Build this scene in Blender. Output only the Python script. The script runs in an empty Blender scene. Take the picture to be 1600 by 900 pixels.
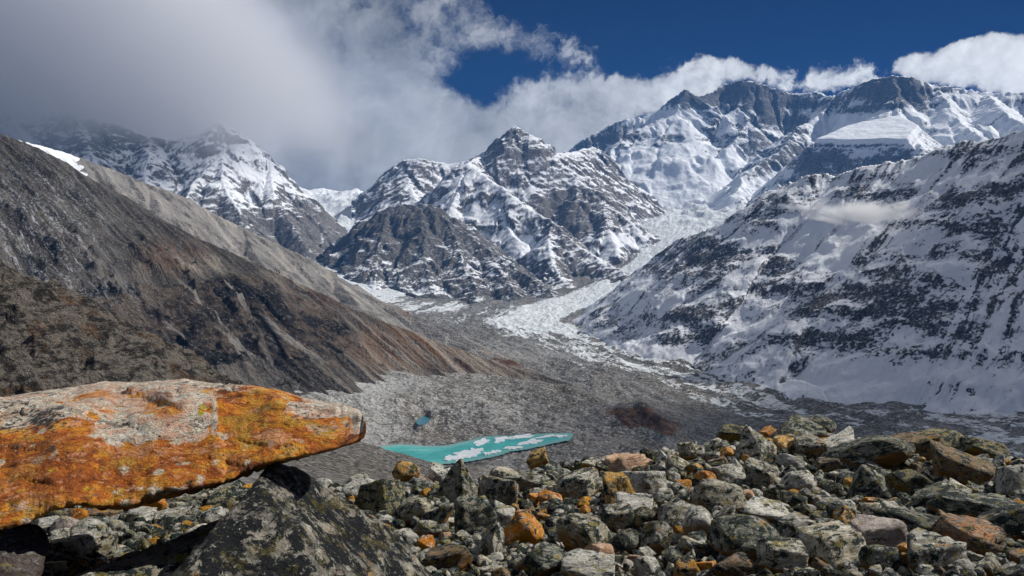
import bpy, math, random
import numpy as np
from mathutils import Vector

# ---------------------------------------------------------------- camera, world, sun, exposure
SC = bpy.context.scene
F = 1256.0                      # focal length in photograph pixels (1600 wide)
PITCH = math.atan(70 / F)       # looking slightly down; the horizon sits 70 px above the centre
cam_data = bpy.data.cameras.new("camera")
cam = bpy.data.objects.new("camera", cam_data)
SC.collection.objects.link(cam)
cam_data.sensor_width = 36.0
cam_data.lens = 36.0 * F / 1600.0
cam_data.clip_start = 0.05
cam_data.clip_end = 60000.0
cam.location = (0, 0, 0)
cam.rotation_euler = (math.pi / 2 - PITCH, 0, 0)
SC.camera = cam

SUN_AZ, SUN_EL = math.radians(73), math.radians(42)      # clockwise from straight ahead, and up
SC.view_settings.view_transform = 'Standard'
SC.view_settings.look = 'None'
SC.view_settings.exposure = 0.6
SC.view_settings.gamma = 1.0
SC.view_settings.use_curve_mapping = False
SC.render.engine = 'CYCLES'
SC.cycles.max_bounces = 8
SC.cycles.diffuse_bounces = 2
SC.cycles.glossy_bounces = 1
SC.cycles.transmission_bounces = 1
SC.cycles.volume_bounces = 6
SC.cycles.transparent_max_bounces = 6
SC.cycles.use_denoising = True
SC.cycles.volume_step_rate = 1.0
SC.cycles.volume_max_steps = 64

sun_data = bpy.data.lights.new("sun", 'SUN')
sun_data.energy = 3.7
sun_data.angle = math.radians(0.5)
sun_data.color = (1.0, 0.955, 0.88)
sun = bpy.data.objects.new("sun", sun_data)
SC.collection.objects.link(sun)
sdir = Vector((math.sin(SUN_AZ) * math.cos(SUN_EL), math.cos(SUN_AZ) * math.cos(SUN_EL), math.sin(SUN_EL)))
sun.rotation_euler = sdir.to_track_quat('Z', 'Y').to_euler()


# ---------------------------------------------------------------- node helper
class NT:
    """Small wrapper that adds nodes and links values or sockets to them."""
    def __init__(self, tree):
        self.t = tree
        self.n = tree.nodes
        self.n.clear()

    def add(self, kind, ins=None, **props):
        nd = self.n.new(kind)
        for k, v in props.items():
            setattr(nd, k, v)
        for k, v in (ins or {}).items():
            s = nd.inputs[k]
            if hasattr(v, 'is_output') or isinstance(v, bpy.types.NodeSocket):
                self.t.links.new(v, s)
            elif v is not None:
                if s.type == 'RGBA' and len(v) == 3:
                    v = (*v, 1.0)
                s.default_value = v
        return nd

    def math(self, op, a, b=None, c=None, clamp=False):
        ins = {0: a}
        if b is not None: ins[1] = b
        if c is not None: ins[2] = c
        return self.add('ShaderNodeMath', ins, operation=op, use_clamp=clamp).outputs[0]

    def vmath(self, op, a, b=None, out=0):
        ins = {0: a}
        if b is not None:
            ins[1] = b
        return self.add('ShaderNodeVectorMath', ins, operation=op).outputs[out]

    def scale(self, a, f):
        return self.add('ShaderNodeVectorMath', {0: a, 'Scale': f}, operation='SCALE').outputs[0]

    def noise(self, vec, scale, detail=4.0, rough=0.55, dist=0.0, lac=2.0, col=False, kind='FBM'):
        nd = self.add('ShaderNodeTexNoise', {'Vector': vec, 'Scale': scale, 'Detail': detail, 'Roughness': rough,
                                             'Distortion': dist, 'Lacunarity': lac}, noise_type=kind, normalize=True)
        return nd.outputs['Color' if col else 'Fac']

    def step(self, x, lo, hi, a=0.0, b=1.0, smooth=True):
        """Smooth ramp of x from a at lo to b at hi."""
        return self.add('ShaderNodeMapRange', {'Value': x, 'From Min': lo, 'From Max': hi, 'To Min': a, 'To Max': b},
                        interpolation_type='SMOOTHSTEP' if smooth else 'LINEAR').outputs[0]

    def mix(self, f, a, b):
        nd = self.add('ShaderNodeMix', {}, data_type='RGBA')
        for i, v in ((0, f), (6, a), (7, b)):
            s = nd.inputs[i]
            if isinstance(v, bpy.types.NodeSocket): self.t.links.new(v, s)
            elif i == 0: s.default_value = v
            else: s.default_value = (*v, 1.0) if len(v) == 3 else v
        return nd.outputs[2]

    def fmix(self, f, a, b):
        nd = self.add('ShaderNodeMix', {}, data_type='FLOAT')
        for i, v in ((0, f), (2, a), (3, b)):
            s = nd.inputs[i]
            if isinstance(v, bpy.types.NodeSocket): self.t.links.new(v, s)
            else: s.default_value = v
        return nd.outputs[0]

    def ramp(self, x, stops):
        nd = self.add('ShaderNodeValToRGB', {0: x})
        cr = nd.color_ramp
        while len(cr.elements) < len(stops):
            cr.elements.new(0.5)
        for e, (p, c) in zip(cr.elements, stops):
            e.position = p
            e.color = (*c, 1.0) if len(c) == 3 else c
        return nd.outputs[0]

    def scaled(self, vec, s, rot=(0, 0, 0)):
        return self.add('ShaderNodeMapping', {'Vector': vec, 'Scale': s, 'Rotation': rot}).outputs[0]

    def attr(self, name, out='Fac'):
        return self.add('ShaderNodeAttribute', {}, attribute_name=name).outputs[out]


# ---------------------------------------------------------------- world: high-altitude sky with a cloud bank and cumulus
world = bpy.data.worlds.new("World")
SC.world = world
world.use_nodes = True
w = NT(world.node_tree)
tc = w.add('ShaderNodeTexCoord').outputs['Generated']
sky = w.add('ShaderNodeTexSky', {}, sky_type='NISHITA', sun_disc=False)
sky.sun_elevation = SUN_EL
sky.sun_rotation = SUN_AZ
sky.altitude = 5000
sky.air_density = 1.0
sky.dust_density = 0.2
sky.ozone_density = 3.0
sx = w.add('ShaderNodeSeparateXYZ', {0: tc})
X, Y, Z = sx.outputs
az = w.math('ARCTAN2', X, Y)
el = w.math('ARCSINE', Z)
# cloud noise lives on the direction sphere
n_big = w.noise(tc, 3.1, 5, 0.55)
n_warp = w.noise(tc, 7.0, 9, 0.66, col=True)
warp = w.vmath('SUBTRACT', n_warp, (0.5, 0.5, 0.5))
ws = w.add('ShaderNodeSeparateXYZ', {0: warp}).outputs
n_puff = w.noise(w.vmath('ADD', tc, w.scale(warp, 0.12)), 13.0, 10, 0.62)


def az_of(px): return math.atan((px - 800) / F)
def el_of(py, px=800): return math.atan((450 - py) / F * math.cos(az_of(px))) - PITCH * math.cos(az_of(px))


def blob(px, py, rx, ry, amp, wa=0.09, we=0.045, rot=0.0):
    a0, e0 = az_of(px), el_of(py, px)
    da = w.math('ADD', w.math('SUBTRACT', az, a0), w.math('MULTIPLY', ws[0], wa))
    de = w.math('ADD', w.math('SUBTRACT', el, e0), w.math('MULTIPLY', ws[2], we))
    c, s = math.cos(rot), math.sin(rot)
    da2 = w.math('ADD', w.math('MULTIPLY', da, c), w.math('MULTIPLY', de, s))
    de2 = w.math('SUBTRACT', w.math('MULTIPLY', de, c), w.math('MULTIPLY', da, s))
    u = w.math('DIVIDE', da2, rx / F)
    v = w.math('DIVIDE', de2, ry / F)
    r2 = w.math('ADD', w.math('MULTIPLY', u, u), w.math('MULTIPLY', v, v))
    return w.math('MULTIPLY', w.math('EXPONENT', w.math('MULTIPLY', r2, -1.0)), amp)


def total(lst):
    t = lst[0]
    for b in lst[1:]:
        t = w.math('ADD', t, b)
    return t


# bank of grey cloud that fills the left of the sky and everything beyond it
bank_x = w.math('ADD', az, w.math('MULTIPLY', w.math('SUBTRACT', n_big, 0.5), 0.30))
edge_shift = w.math('MULTIPLY', w.step(el, el_of(160), el_of(-20)), -0.03)           # the bank leans back to the left higher up
bank = w.step(w.math('ADD', bank_x, edge_shift), az_of(420), az_of(760), 1.25, 0.0)
bank = w.math('MULTIPLY', bank, w.step(w.math('ABSOLUTE', az), 2.2, 3.0, 1.0, 0.25))
lowm = w.step(w.math('ADD', el, w.math('MULTIPLY', ws[0], 0.04)), el_of(205), el_of(158), 1.2, 0.0)
low = w.math('MULTIPLY', lowm, w.step(az, az_of(900), az_of(1010), 1.0, 0.0))
cov = total([bank, low,
             blob(600, 150, 90, 80, 0.8), blob(810, 66, 150, 32, 0.62, rot=-0.1), blob(900, 165, 110, 30, 0.85), blob(690, 225, 110, 60, 0.9), blob(980, 150, 60, 22, 0.85, 0.05, 0.03),
             blob(1040, 145, 50, 18, 0.55, 0.05, 0.03), blob(1080, 136, 54, 16, 0.7, 0.05, 0.03), blob(1125, 106, 50, 17, 1.3, 0.05, 0.03), blob(1200, 114, 50, 16, 0.9, 0.05, 0.03), blob(1290, 128, 64, 16, 0.62, 0.05, 0.03),
             blob(1412, 100, 16, 13, 0.8, 0.02, 0.02), blob(1480, 100, 56, 26, 1.6, 0.04, 0.03), blob(1520, 84, 40, 18, 0.7, 0.04, 0.03), blob(1575, 104, 62, 32, 1.6, 0.04, 0.03), blob(1690, 100, 80, 40, 1.4, 0.05, 0.04),
             blob(745, 128, 70, 22, -0.38, 0.16, 0.10), blob(1300, 40, 420, 60, -0.55)])
dens = w.math('ADD', cov, w.math('MULTIPLY', w.math('SUBTRACT', n_puff, 0.5), 2.6))
n_curl = w.noise(w.vmath('ADD', tc, w.scale(warp, 0.05)), 46.0, 8, 0.62)
dens = w.math('ADD', dens, w.math('MULTIPLY', w.math('SUBTRACT', n_curl, 0.5), w.step(az, az_of(600), az_of(1050), 0.25, 1.5)))
alpha = w.step(dens, 0.16, w.step(az, az_of(700), az_of(1100), 0.85, 0.60))
# cloud brightness: thick grey at the far left, brighter towards the sunlit right
b_side = w.step(bank_x, az_of(-100), az_of(760), 0.20, 0.27)
b_top = w.step(az, az_of(900), az_of(1150), 0.0, 0.26)
n_b = w.noise(w.scaled(tc, (1, 1, 1.6)), 4.5, 5, 0.5)
bright = w.math('ADD', w.math('ADD', b_side, b_top), w.math('MULTIPLY', w.math('SUBTRACT', n_b, 0.5), 0.40))
bright = w.math('MULTIPLY', bright, w.step(dens, 0.2, 1.3, 0.82, 1.12))
bright = w.math('ADD', bright, w.math('ADD', w.math('MULTIPLY', w.math('SUBTRACT', n_puff, 0.5), 0.42), w.math('MULTIPLY', w.math('SUBTRACT', n_curl, 0.5), w.step(az, az_of(700), az_of(1050), 0.05, 0.5))))
cl_col = w.scale(w.mix(w.step(az, az_of(200), az_of(1100)), (0.88, 0.91, 1.0), (0.97, 0.985, 1.0)), bright)
sky_col = w.vmath('MULTIPLY', w.scale(sky.outputs[0], 0.0070), (0.0, 0.36, 1.45))       # the deep, polarised blue of high altitude
out = w.mix(alpha, sky_col, cl_col)
bg = w.add('ShaderNodeBackground', {'Color': out, 'Strength': 1.0})
w.add('ShaderNodeOutputWorld', {'Surface': bg.outputs[0]})

# ---------------------------------------------------------------- numpy noise
def _hash(ix, iy, iz, seed):
    h = (ix.astype(np.uint32) * np.uint32(374761393) + iy.astype(np.uint32) * np.uint32(668265263)
         + iz.astype(np.uint32) * np.uint32(2147483647 - 1274126177) + np.uint32(seed * 974634777 & 0xffffffff))
    h = (h ^ (h >> np.uint32(13))) * np.uint32(1274126177)
    h = (h ^ (h >> np.uint32(16))) * np.uint32(2246822519)
    return h ^ (h >> np.uint32(15))


def perlin2(x, y, seed=0):
    x0 = np.floor(x); y0 = np.floor(y)
    fx = (x - x0).astype(np.float32); fy = (y - y0).astype(np.float32)
    ix = x0.astype(np.int64); iy = y0.astype(np.int64); z = np.zeros_like(ix)
    def g(dx, dy):
        h = _hash(ix + dx, iy + dy, z, seed).astype(np.float32) * np.float32(2 * math.pi / 4294967296.0)
        return np.cos(h) * (fx - dx) + np.sin(h) * (fy - dy)
    u = fx * fx * fx * (fx * (fx * 6 - 15) + 10); v = fy * fy * fy * (fy * (fy * 6 - 15) + 10)
    a = g(0, 0); b = g(1, 0); c = g(0, 1); d = g(1, 1)
    return ((a + u * (b - a)) * (1 - v) + (c + u * (d - c)) * v) * 1.5


def perlin3(p, seed=0):
    p0 = np.floor(p); f = p - p0; i = p0.astype(np.int64)
    u = f * f * f * (f * (f * 6 - 15) + 10)
    out = 0
    for dx in (0, 1):
        for dy in (0, 1):
            for dz in (0, 1):
                h = _hash(i[:, 0] + dx, i[:, 1] + dy, i[:, 2] + dz, seed)
                gx = (h & np.uint32(1023)).astype(float) / 511.5 - 1
                gy = ((h >> np.uint32(10)) & np.uint32(1023)).astype(float) / 511.5 - 1
                gz = ((h >> np.uint32(20)) & np.uint32(1023)).astype(float) / 511.5 - 1
                w_ = (u[:, 0] if dx else 1 - u[:, 0]) * (u[:, 1] if dy else 1 - u[:, 1]) * (u[:, 2] if dz else 1 - u[:, 2])
                out = out + w_ * (gx * (f[:, 0] - dx) + gy * (f[:, 1] - dy) + gz * (f[:, 2] - dz))
    return out * 1.2


def fbm2(x, y, octs=5, seed=0, gain=0.5):
    t = 0; a = 1.0; s = 0
    for o in range(octs):
        t = t + a * perlin2(x * 2.03 ** o + 17.3 * o, y * 2.03 ** o - 9.1 * o, seed + o)
        s += a; a *= gain
    return t / s


def ridged2(x, y, octs=5, seed=0, gain=0.55):
    """Sharp-crested noise in -1..1 (1 on the crests)."""
    t = 0; a = 1.0; s = 0; wgt = 1.0
    for o in range(octs):
        n = 1 - np.abs(perlin2(x * 2.05 ** o + 7.7 * o, y * 2.05 ** o + 3.3 * o, seed + 31 * o)) * 2.0
        n = n * wgt
        wgt = np.clip(n * 1.3, 0, 1)
        t = t + a * n; s += a; a *= gain
    return t / s


def fbm3(p, octs=4, seed=0, gain=0.5):
    t = 0; a = 1.0; s = 0
    for o in range(octs):
        t = t + a * perlin3(p * 2.05 ** o + 5.1 * o, seed + o)
        s += a; a *= gain
    return t / s


def sstep(x, a, b):
    t = np.clip((x - a) / (b - a), 0, 1)
    return t * t * (3 - 2 * t)


# ---------------------------------------------------------------- survey: direction of a photo pixel and distance -> point of the place
CP, SP = math.cos(PITCH), math.sin(PITCH)


def ray(px, py):
    u = (px - 800) / F; v = (450 - py) / F
    y = CP + v * SP; z = v * CP - SP
    h = math.hypot(u, y)
    return u / h, y / h, z / h          # unit horizontal length


def P(px, py, D):
    a, b, c = ray(px, py)
    return (a * D, b * D, c * D)


def proj(x, y, z):
    """World arrays -> photo pixel coordinates (used only to lay out control regions)."""
    d = y * CP - z * SP
    return 800 + F * x / d, 450 - F * (y * SP + z * CP) / d


def grid_mesh(name, Xg, Yg, Zg, keep=None, attrs=None, mat=None, label=None, kind='structure', smooth=True):
    n, m = Xg.shape
    idx = np.arange(n * m).reshape(n, m)
    q = np.stack([idx[:-1, :-1], idx[:-1, 1:], idx[1:, 1:], idx[1:, :-1]], -1).reshape(-1, 4)
    if keep is not None:
        k = (keep[:-1, :-1] | keep[:-1, 1:] | keep[1:, 1:] | keep[1:, :-1]).reshape(-1)
        q = q[k]
    used = np.zeros(n * m, bool); used[q.reshape(-1)] = True
    remap = np.cumsum(used) - 1
    q = remap[q]
    co = np.stack([Xg.reshape(-1), Yg.reshape(-1), Zg.reshape(-1)], -1)[used].astype(np.float32)
    me = bpy.data.meshes.new(name)
    me.vertices.add(len(co)); me.vertices.foreach_set('co', co.reshape(-1))
    me.loops.add(len(q) * 4); me.loops.foreach_set('vertex_index', q.reshape(-1).astype(np.int32))
    me.polygons.add(len(q))
    me.polygons.foreach_set('loop_start', np.arange(0, len(q) * 4, 4, dtype=np.int32))
    me.polygons.foreach_set('loop_total', np.full(len(q), 4, dtype=np.int32))
    me.update(calc_edges=True)
    if smooth:
        me.polygons.foreach_set('use_smooth', np.ones(len(q), bool))
    for k, v in (attrs or {}).items():
        a = me.attributes.new(k, 'FLOAT', 'POINT')
        a.data.foreach_set('value', v.reshape(-1)[used].astype(np.float32))
    ob = bpy.data.objects.new(name, me)
    SC.collection.objects.link(ob)
    ob['kind'] = kind
    if label: ob['label'] = label
    if mat: me.materials.append(mat)
    print(name, len(q) * 2)
    return ob


def polar(px0, px1, r0, r1, dpx, nr, power=1.0):
    """Grid of columns by azimuth and rows by distance; power > 1 packs rows near r0."""
    a0, a1 = az_of(px0), az_of(px1)
    na = int((px1 - px0) / dpx) + 1
    A = np.linspace(a0, a1, na)
    t = np.linspace(0, 1, nr) ** power
    R = r0 * (r1 / r0) ** t
    Rg, Ag = np.meshgrid(R, A, indexing='ij')
    return Rg * np.sin(Ag), Rg * np.cos(Ag), Rg, Ag


def ridges_eval(X, Y, ridges, conc=0.0):
    """Height of a massif that falls away from a net of ridge lines. Returns z, arc length along the winning line,
    distance from it and the crest height there."""
    best = np.full(X.shape, -1e9); S = np.zeros(X.shape); D = np.zeros(X.shape); ZC = np.zeros(X.shape)
    for ri, (pts, k) in enumerate(ridges):
        kl, kr = k if isinstance(k, tuple) else (k, k)
        w3 = [P(*p) for p in pts]
        acc = ri * 7919.0
        for (x0, y0, z0), (x1, y1, z1) in zip(w3[:-1], w3[1:]):
            dx, dy = x1 - x0, y1 - y0
            L2 = dx * dx + dy * dy; L = math.sqrt(L2)
            t = np.clip(((X - x0) * dx + (Y - y0) * dy) / L2, 0, 1)
            ex = X - (x0 + t * dx); ey = Y - (y0 + t * dy)
            d = np.sqrt(ex * ex + ey * ey)
            if kl != kr:
                side = (dx * ey - dy * ex) / (d * L + 1e-6)         # +1 to the left of travel
                kk = kr + (kl - kr) * sstep(side, -0.6, 0.6)
            else:
                kk = kl
            zc = z0 + t * (z1 - z0)
            z = zc - kk * (d * (1 - conc) + conc * 900 * (1 - np.exp(-d / 900)))
            m = z > best
            best = np.where(m, z, best); S = np.where(m, acc + t * L, S); D = np.where(m, d, D); ZC = np.where(m, zc, ZC)
            acc += L
    return best, S, D, ZC


# ---------------------------------------------------------------- thin-plate surface for valley floor, moraine and near slope
def tps_fit(ctrl, lam=1e-4):
    a = np.array([az_of(c[0]) for c in ctrl]); l = np.log([c[2] for c in ctrl]) * 0.6
    v = np.array([ray(c[0], c[1])[2] for c in ctrl])
    n = len(ctrl)
    d2 = (a[:, None] - a) ** 2 + (l[:, None] - l) ** 2
    K = np.where(d2 > 0, d2 * np.log(d2 + 1e-20), 0) + lam * np.eye(n)
    Pm = np.stack([np.ones(n), a, l], 1)
    M = np.block([[K, Pm], [Pm.T, np.zeros((3, 3))]])
    sol = np.linalg.solve(M, np.concatenate([v, np.zeros(3)]))
    return a, l, sol


def tps_eval(fit, X, Y):
    a, l, sol = fit
    R = np.sqrt(X * X + Y * Y); A = np.arctan2(X, Y); L = np.log(R) * 0.6
    t = sol[-3] + sol[-2] * A + sol[-1] * L
    for i in range(len(a)):
        d2 = (A - a[i]) ** 2 + (L - l[i]) ** 2
        t = t + sol[i] * d2 * np.log(d2 + 1e-20)
    return t * R


def fz(px, z, py):
    """Control point of known height z seen at (px, py)."""
    return (px, py, z / ray(px, py)[2])


VALLEY = [
    # glacier floor, down-valley (right) to the bend and up the two arms
    (1700, 760, 1500), (1500, 700, 1850), (1300, 660, 2100), (1150, 640, 2300), (1600, 690, 1900), (1400, 640, 2250), (1200, 590, 2650), (1050, 590, 2700),
    (1000, 560, 3050), (900, 530, 3500), (1100, 550, 3100), (940, 500, 4400), (800, 520, 3700), (700, 500, 4200), (850, 485, 4700), (640, 470, 5100), (760, 480, 4900),
    (960, 450, 5500), (1030, 405, 6300), (1065, 365, 7100), (1085, 342, 8000), (1100, 322, 9000), (1000, 322, 9300), (1180, 318, 9000), (560, 400, 6600), (530, 420, 6000), (590, 345, 8000), (420, 400, 6500), (200, 370, 6000), (0, 330, 6500),
    (1700, 640, 2300), (1800, 700, 1850),
    (1100, 712, 1450), (1180, 745, 1450), (1300, 755, 1450), (1500, 765, 1450), (1090, 672, 1800), (1010, 628, 2000), (1200, 680, 1850), (1100, 640, 2200), (1000, 590, 2500),
    # lateral foot of the pale ridge
    (880, 590, 2500), (780, 545, 2900), (960, 625, 2150),
    # moraine shelf left of the glacier
    (250, 572, 1450), (400, 577, 1500), (620, 592, 1570), (760, 598, 1630), (870, 603, 1650), (950, 638, 1520), (1060, 682, 1360), (1010, 650, 1440),
    (100, 570, 1300), (-50, 560, 1200),
    (300, 620, 1340), (500, 640, 1320), (600, 660, 1330), (760, 640, 1400), (880, 650, 1420), (1000, 690, 1320),
    (600, 694, 1250), (700, 692, 1262), (800, 683, 1310), (890, 679, 1330), (960, 690, 1290),
    (610, 700, 1200), (690, 724, 1110), (800, 706, 1180), (880, 686, 1270), (740, 730, 1080), (900, 716, 1130), (1000, 720, 1150), (1050, 735, 1100), (1100, 760, 1000),
    # near dark gravel shoulder below the slab
    (500, 684, 620), (560, 692, 610), (600, 703, 600), (650, 722, 570), (700, 742, 540), (740, 765, 500), (400, 670, 620), (200, 650, 640), (0, 640, 640),
    (900, 800, 480), (1100, 800, 460), (1300, 790, 480), (1600, 800, 480), (1250, 760, 1000), (1500, 800, 1000),
    (400, 750, 200), (560, 765, 200), (700, 800, 200), (1000, 850, 200), (1400, 850, 200), (0, 720, 200), (1600, 850, 200),
    (500, 850, 60), (700, 870, 60), (1100, 900, 60), (1600, 900, 60), (0, 850, 60),
]
VFIT = tps_fit(VALLEY)

LAKE_Z = -299.0
LAKE_PX = [(598, 700), (625, 697), (660, 699), (700, 699), (742, 690), (765, 684), (800, 683), (850, 680), (885, 679), (880, 686), (850, 692), (820, 699), (790, 703), (770, 710), (740, 716), (712, 720), (690, 722), (664, 725), (630, 716)]


def at_z(px, py, z):
    a, b, c = ray(px, py)
    D = z / c
    return (a * D, b * D)


LAKE_XY = [at_z(px, py, LAKE_Z) for px, py in LAKE_PX]


def poly_signed(X, Y, poly):
    """Signed distance to a polygon, positive inside."""
    inside = np.zeros(X.shape, bool); best = np.full(X.shape, 1e18)
    n = len(poly)
    for i in range(n):
        x0, y0 = poly[i]; x1, y1 = poly[(i + 1) % n]
        c = ((y0 > Y) != (y1 > Y)) & (X < (x1 - x0) * (Y - y0) / ((y1 - y0) if y1 != y0 else 1e-9) + x0)
        inside ^= c
        dx, dy = x1 - x0, y1 - y0
        t = np.clip(((X - x0) * dx + (Y - y0) * dy) / (dx * dx + dy * dy), 0, 1)
        best = np.minimum(best, (X - x0 - t * dx) ** 2 + (Y - y0 - t * dy) ** 2)
    return np.where(inside, 1, -1) * np.sqrt(best)


# glacier centre line (photo px, py, distance taken from the floor)
GLAC = [(1090, 335, 8100), (1065, 365, 7100), (1035, 403, 6300), (960, 447, 5400), (870, 478, 4800), (838, 500, 4300), (900, 532, 3550), (1000, 562, 3050), (1120, 590, 2750), (1280, 625, 2350), (1450, 670, 2000), (1650, 720, 1650), (1800, 770, 1300)]


def line_coords(X, Y, pts):
    w3 = [P(*p) for p in pts]
    best = np.full(X.shape, 1e18); S = np.zeros(X.shape); acc = 0
    for (x0, y0, _), (x1, y1, _) in zip(w3[:-1], w3[1:]):
        dx, dy = x1 - x0, y1 - y0; L = math.hypot(dx, dy)
        t = ((X - x0) * dx + (Y - y0) * dy) / (L * L); tc_ = np.clip(t, 0, 1)
        d = np.hypot(X - x0 - tc_ * dx, Y - y0 - tc_ * dy)
        sgn = np.sign(dx * (Y - y0) - dy * (X - x0))
        m = d < np.abs(best)
        best = np.where(m, d * sgn, best); S = np.where(m, acc + tc_ * L, S)
        acc += L
    return S, best


def valley_height(X, Y, detail=True, pond=True):
    z = tps_eval(VFIT, X, Y)
    R = np.sqrt(X * X + Y * Y)
    if detail:
        S, d = line_coords(X, Y, GLAC)
        ice = sstep(-np.abs(d), -1100, -500)
        far = sstep(R, 1500, 2600)
        # debris humps and ice ridges stretched along the flow
        z = z + far * ice * (ridged2(S / 230, d / 80, 6, 5, 0.65) * 15 - 4)
        z = z + far * (fbm2(X / 170, Y / 170, 7, 11, 0.66) * 17)
        z = z + sstep(R, 6800, 8200) * (ridged2(X / 330, Y / 330, 5, 17, 0.6) * 75 - 20)
        near = 1 - far
        amp = sstep(R, 150, 900)
        z = z + near * amp * (fbm2(X / 130, Y / 130, 6, 21, 0.6) * 14 + ridged2(X / 50, Y / 50, 5, 23, 0.65) * 3.5)
        # brown mound and the moraine crests beside it
        mx, my, _ = P(1012, 668, 1400)
        ca, sa = math.cos(-0.62), math.sin(-0.62)
        u, v = (X - mx) * ca + (Y - my) * sa, -(X - mx) * sa + (Y - my) * ca
        z = z + 20 * np.exp(-(u / 75) ** 2 - (v / 38) ** 2)
        for pts, hh, wd in (([(870, 604, 1640), (940, 628, 1540), (1000, 660, 1420), (1050, 695, 1320)], 9, 16), ([(640, 640, 1360), (740, 628, 1410), (830, 632, 1430), (905, 660, 1380)], 6, 14), ([(560, 622, 1400), (700, 612, 1480), (850, 618, 1520)], 6, 18)):
            _, dd_ = line_coords(X + fbm2(X / 60, Y / 60, 3, 61) * 30, Y, pts)
            z = z + hh * np.exp(-(dd_ / wd) ** 2)
        if pond:
            e_ = np.sqrt(((X - POND[0]) / 7.5) ** 2 + ((Y - POND[1]) / 24) ** 2)
            z = np.where(e_ < 2, z + (POND[2] - 0.6 - z) * sstep(-e_, -2.0, -1.3), z)
        ld = poly_signed(X, Y, LAKE_XY)
        f = sstep(-ld, -2, 30)
        target = LAKE_Z - 3 + np.clip(-ld, -12, 60) * 0.28
        z = np.where(ld > -60, z * f + target * (1 - f), z)
        z = np.where(ld > 0, np.minimum(z, LAKE_Z - 1.5 - 0.3 * ld), z)
    return z


_a, _b, _c = ray(661, 657)
_D = np.linspace(1180, 1500, 400)
_h = valley_height(_a * _D, _b * _D, True, False) - _c * _D
_k = int(np.nonzero(_h > 0)[0][0]) if (_h > 0).any() else int(np.argmax(_h))
POND = (_a * _D[_k], _b * _D[_k], _c * _D[_k])


# ---------------------------------------------------------------- materials of the large land forms
def new_mat(name):
    m = bpy.data.materials.new(name)
    m.use_nodes = True
    return m, NT(m.node_tree)


def finish(t, col, rough=0.85, bump=None, strength=0.6, dist=1.0, normal=None, spec=0.25):
    ins = {'Base Color': col, 'Roughness': rough, 'Specular IOR Level': spec}
    if bump is not None:
        b = t.add('ShaderNodeBump', {'Strength': strength, 'Distance': dist, 'Height': bump})
        ins['Normal'] = b.outputs[0]
    p = t.add('ShaderNodeBsdfPrincipled', ins)
    t.add('ShaderNodeOutputMaterial', {'Surface': p.outputs[0]})
    return p


def alpine_mat(name, rock_a, rock_b, k_slope=2.4, k_noise=1.5, k_strata=1.2, bias=0.0, scale=1.0, tilt=(0.25, 0.15), strata=0.02, edge=0.16, snow=(0.80, 0.83, 0.88), bump_d=9.0, snow_bump=0.42, k_run=0.8, k_fine=1.15):
    """Rock with snow lying on the gentler ground, in gullies and on the ledges of tilted strata."""
    m, t = new_mat(name)
    g = t.add('ShaderNodeNewGeometry')
    pos, nrm = g.outputs['Position'], g.outputs['Normal']
    nz = t.add('ShaderNodeSeparateXYZ', {0: nrm}).outputs[2]
    wp = t.noise(pos, 0.004 * scale, 4, 0.6, col=True)
    wpos = t.vmath('ADD', pos, t.scale(t.vmath('SUBTRACT', wp, (0.5, 0.5, 0.5)), 160.0 / scale))
    n1 = t.noise(wpos, 0.011 * scale, 11, 0.66)
    n2 = t.noise(pos, 0.05 * scale, 9, 0.68)
    st = t.noise(t.scaled(wpos, (0.0028 * scale, 0.0028 * scale, strata * scale), (tilt[0], tilt[1], 0)), 1.0, 8, 0.62)
    att = t.attr('snow')
    sv = t.add('ShaderNodeCombineXYZ', {0: t.math('MULTIPLY', t.attr('along'), 0.022 * scale), 1: t.math('MULTIPLY', t.attr('down'), 0.0030 * scale), 2: 0.0}).outputs[0]
    run = t.noise(t.vmath('ADD', sv, t.scale(t.vmath('SUBTRACT', wp, (0.5, 0.5, 0.5)), 0.8)), 1.0, 6, 0.6)
    e = t.math('MULTIPLY', t.math('SUBTRACT', nz, 0.78), k_slope)
    e = t.math('ADD', e, t.math('MULTIPLY', t.math('SUBTRACT', n1, 0.5), k_noise))
    e = t.math('ADD', e, t.math('MULTIPLY', t.math('SUBTRACT', n2, 0.5), k_noise * k_fine))
    e = t.math('ADD', e, t.math('MULTIPLY', t.math('SUBTRACT', st, 0.5), k_strata))
    e = t.math('ADD', e, t.math('MULTIPLY', t.math('SUBTRACT', run, 0.5), k_run))
    e = t.math('ADD', t.math('ADD', e, att), bias)
    mask = t.step(e, -edge, edge)
    rk = t.mix(t.step(n2, 0.35, 0.65), rock_a, rock_b)
    rk = t.mix(t.step(st, 0.52, 0.66, 0, 0.6), rk, tuple(c * 0.55 for c in rock_a))
    dust = t.noise(pos, 0.09 * scale, 6, 0.7)
    rk = t.mix(t.math('MULTIPLY', t.step(dust, 0.5, 0.72), t.step(e, -0.9, -0.1)), rk, tuple(c * 0.75 for c in snow))
    sn = t.mix(t.step(n1, 0.3, 0.7), tuple(c * 0.93 for c in snow), snow)
    col = t.mix(mask, rk, sn)
    bump = t.math('ADD', t.math('MULTIPLY', n2, 1.0), t.math('MULTIPLY', st, 0.8))
    bump = t.math('MULTIPLY', bump, t.step(mask, 0.0, 1.0, 1.0, snow_bump))
    finish(t, col, t.fmix(mask, 0.9, 0.7), bump, 1.0, bump_d)
    return m


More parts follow.
